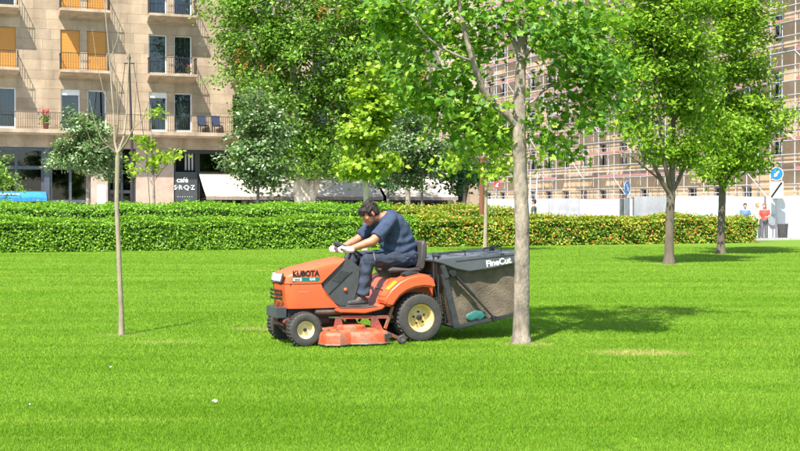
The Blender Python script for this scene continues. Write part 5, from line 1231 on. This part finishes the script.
# ------------------------------------------------------------------ people standing behind the hedge
def stander(px, Y, H_, rz, label, top, legs, hair, long_hair, seed):
    k = H_ / 1.75
    P = thing('person', label, 'person', Vector((W(px, 0, Y).x, Y, 0)), rz)
    hc_ = Vector((0.02, 0, 1.63)); I = Matrix.Identity(3)
    def hq(x, y, z): return hc_ + Vector((x, y, z))
    bd = MB(); head_blobs(bd, hq, I)
    bd.capsule((0, 0, 1.42), .058, (0.01, 0, 1.56), .052)
    rings = [[Vector((cx + hd_ * math.cos(b_), hw * math.sin(b_), cz)) for b_ in [2 * math.pi * q / 16 for q in range(16)]] for (cx, cz, hd_, hw) in ((0, .86, .10, .13), (0, .95, .115, .165), (0, 1.08, .10, .145), (0.01, 1.25, .115, .165), (0, 1.38, .10, .17), (0, 1.44, .06, .08))]
    bd.loft(rings)
    arms = {}
    for s in (1, -1):
        S0 = Vector((0, s * 0.185, 1.39)); bent = (seed + (s > 0)) % 2
        E0 = Vector((0.0, s * 0.235, 1.11)); W0 = Vector((0.20, s * 0.16, 1.10)) if bent else Vector((0.06, s * 0.25, 0.86))
        arms[s] = (S0, E0, W0)
        bd.capsule(S0, .05, E0, .041).capsule(E0, .041, W0, .028)
        d = (W0 - E0).normalized(); lt = d.cross(Vector((0, 0, 1))); lt = lt.normalized() if lt.length > .1 else Vector((1, 0, 0)); dn = d.cross(lt)
        bd.capsule(W0, .03, W0 + d * 0.06, .034)
        for q, o_ in enumerate((-.027, -.009, .009, .027)):
            f0 = W0 + d * 0.07 + lt * o_; f1 = f0 + d * (0.045 - abs(o_ - .004) * .4) + dn * .006; bd.capsule(f0, .0105, f1, .0095).capsule(f1, .0095, f1 + d * .025 + dn * .02, .0085)
        bd.capsule(W0 + d * .02 + lt * .025, .013, W0 + d * .06 + lt * .052, .0105)
        bd.capsule((0, s * .09, .90), .085, (0.01, s * .10, .50), .058).capsule((0.01, s * .10, .50), .055, (-.01, s * .11, .09), .038)
    o = put('body', remesh(bd, 0.011, 2), 'skin_pale', P)
    cl = MB().loft([[p + Vector((p.x, p.y, 0)).normalized() * 0.014 for p in r] for r in rings[1:]])
    for s in (1, -1): cl.capsule(arms[s][0], .064, arms[s][0].lerp(arms[s][1], .55), .058)
    put('shirt', remesh(cl, 0.012, 2), top, P)
    tr = MB().loft([[p + Vector((p.x, p.y, 0)).normalized() * 0.016 for p in r] for r in rings[:2]] + [[Vector((.12 * math.cos(b_), .168 * math.sin(b_), 1.0)) for b_ in [2 * math.pi * q / 16 for q in range(16)]]])
    for s in (1, -1): tr.capsule((0, s * .09, .88), .10, (0.01, s * .10, .50), .074).capsule((0.01, s * .10, .50), .074, (-.01, s * .11, .13), .066)
    put('trousers', remesh(tr, 0.012, 2), legs, P)
    for s in (1, -1): put('shoe', remesh(MB().capsule((-.05, s * .11, .045), .045, (.14, s * .12, .035), .034).capsule((-.01, s * .11, .10), .045, (0, s * .11, .05), .045), 0.01, 2), 'shoe_dark', P)
    h = MB().ell(hq(-.02, 0, .045), (.108, .09, .093), I, 18, 12).ell(hq(-.06, 0, -.01), (.07, .082, .09), I)
    if long_hair: h.ell(hq(-.07, 0, -.12), (.06, .085, .13), I)
    put('hair', remesh(h, 0.01, 2), hair, P)
    for s in (1, -1): put('eye', MB().ell(hq(.079, s * .031, 0), (.010, .011, .009), I).mesh(smooth=True), 'eye_white', P)
    P.scale = (k, k, k)
    return P
stander(745, 53.2, 1.62, R(-100), 'dark haired person in light blue top beyond the hedge end, leftmost of three', 'cloth_blue', 'cloth_grey', 'hair_dark', False, 0)
stander(757.5, 54.0, 1.66, R(-70), 'fair haired person in white top beyond the hedge end, between two others', 'cloth_white', 'cloth_grey', 'hair_fair', True, 1)
stander(764.5, 53.0, 1.62, R(-120), 'red haired person in red top beyond the hedge end, rightmost of three', 'cloth_red', 'cloth_grey', 'hair_red', True, 0)
stander(534, 55, 1.82, R(170), 'person in dark green clothes by the white hoarding beside the big trunk', 'cloth_green', 'cloth_grey', 'hair_dark', False, 1)

# ------------------------------------------------------------------ small litter on the lawn
def scrap(px, py, s, label):
    Y = EYE * FOC / (py - HOR); rg = random.Random(int(px))
    mb = MB(); n = 9
    ring = [(s * (0.7 + 0.5 * rg.random()) * math.cos(2 * math.pi * k / n), s * 0.6 * (0.7 + 0.5 * rg.random()) * math.sin(2 * math.pi * k / n), 0.022 + 0.018 * rg.random()) for k in range(n)]
    mb.add([(0, 0, 0.045)] + ring, [(0, 1 + k, 1 + (k + 1) % n) for k in range(n)])
    o = put('paper_scrap', mb.mesh(fix=False), 'paper', None, (W(px, 0, Y).x, Y, 0), (0, 0, rg.random() * 6)); md = o.modifiers.new('t', 'SOLIDIFY'); md.thickness = 0.003
    tag(o, label, 'litter', 'pale scraps on the lawn')
scrap(214, 405.5, 0.030, 'largest pale scrap of paper lying on the lawn below the mower front')
scrap(110, 371, 0.011, 'small pale scrap on the lawn below the bare sapling')
scrap(29, 409, 0.009, 'tiny pale scrap on the lawn near the left picture edge')
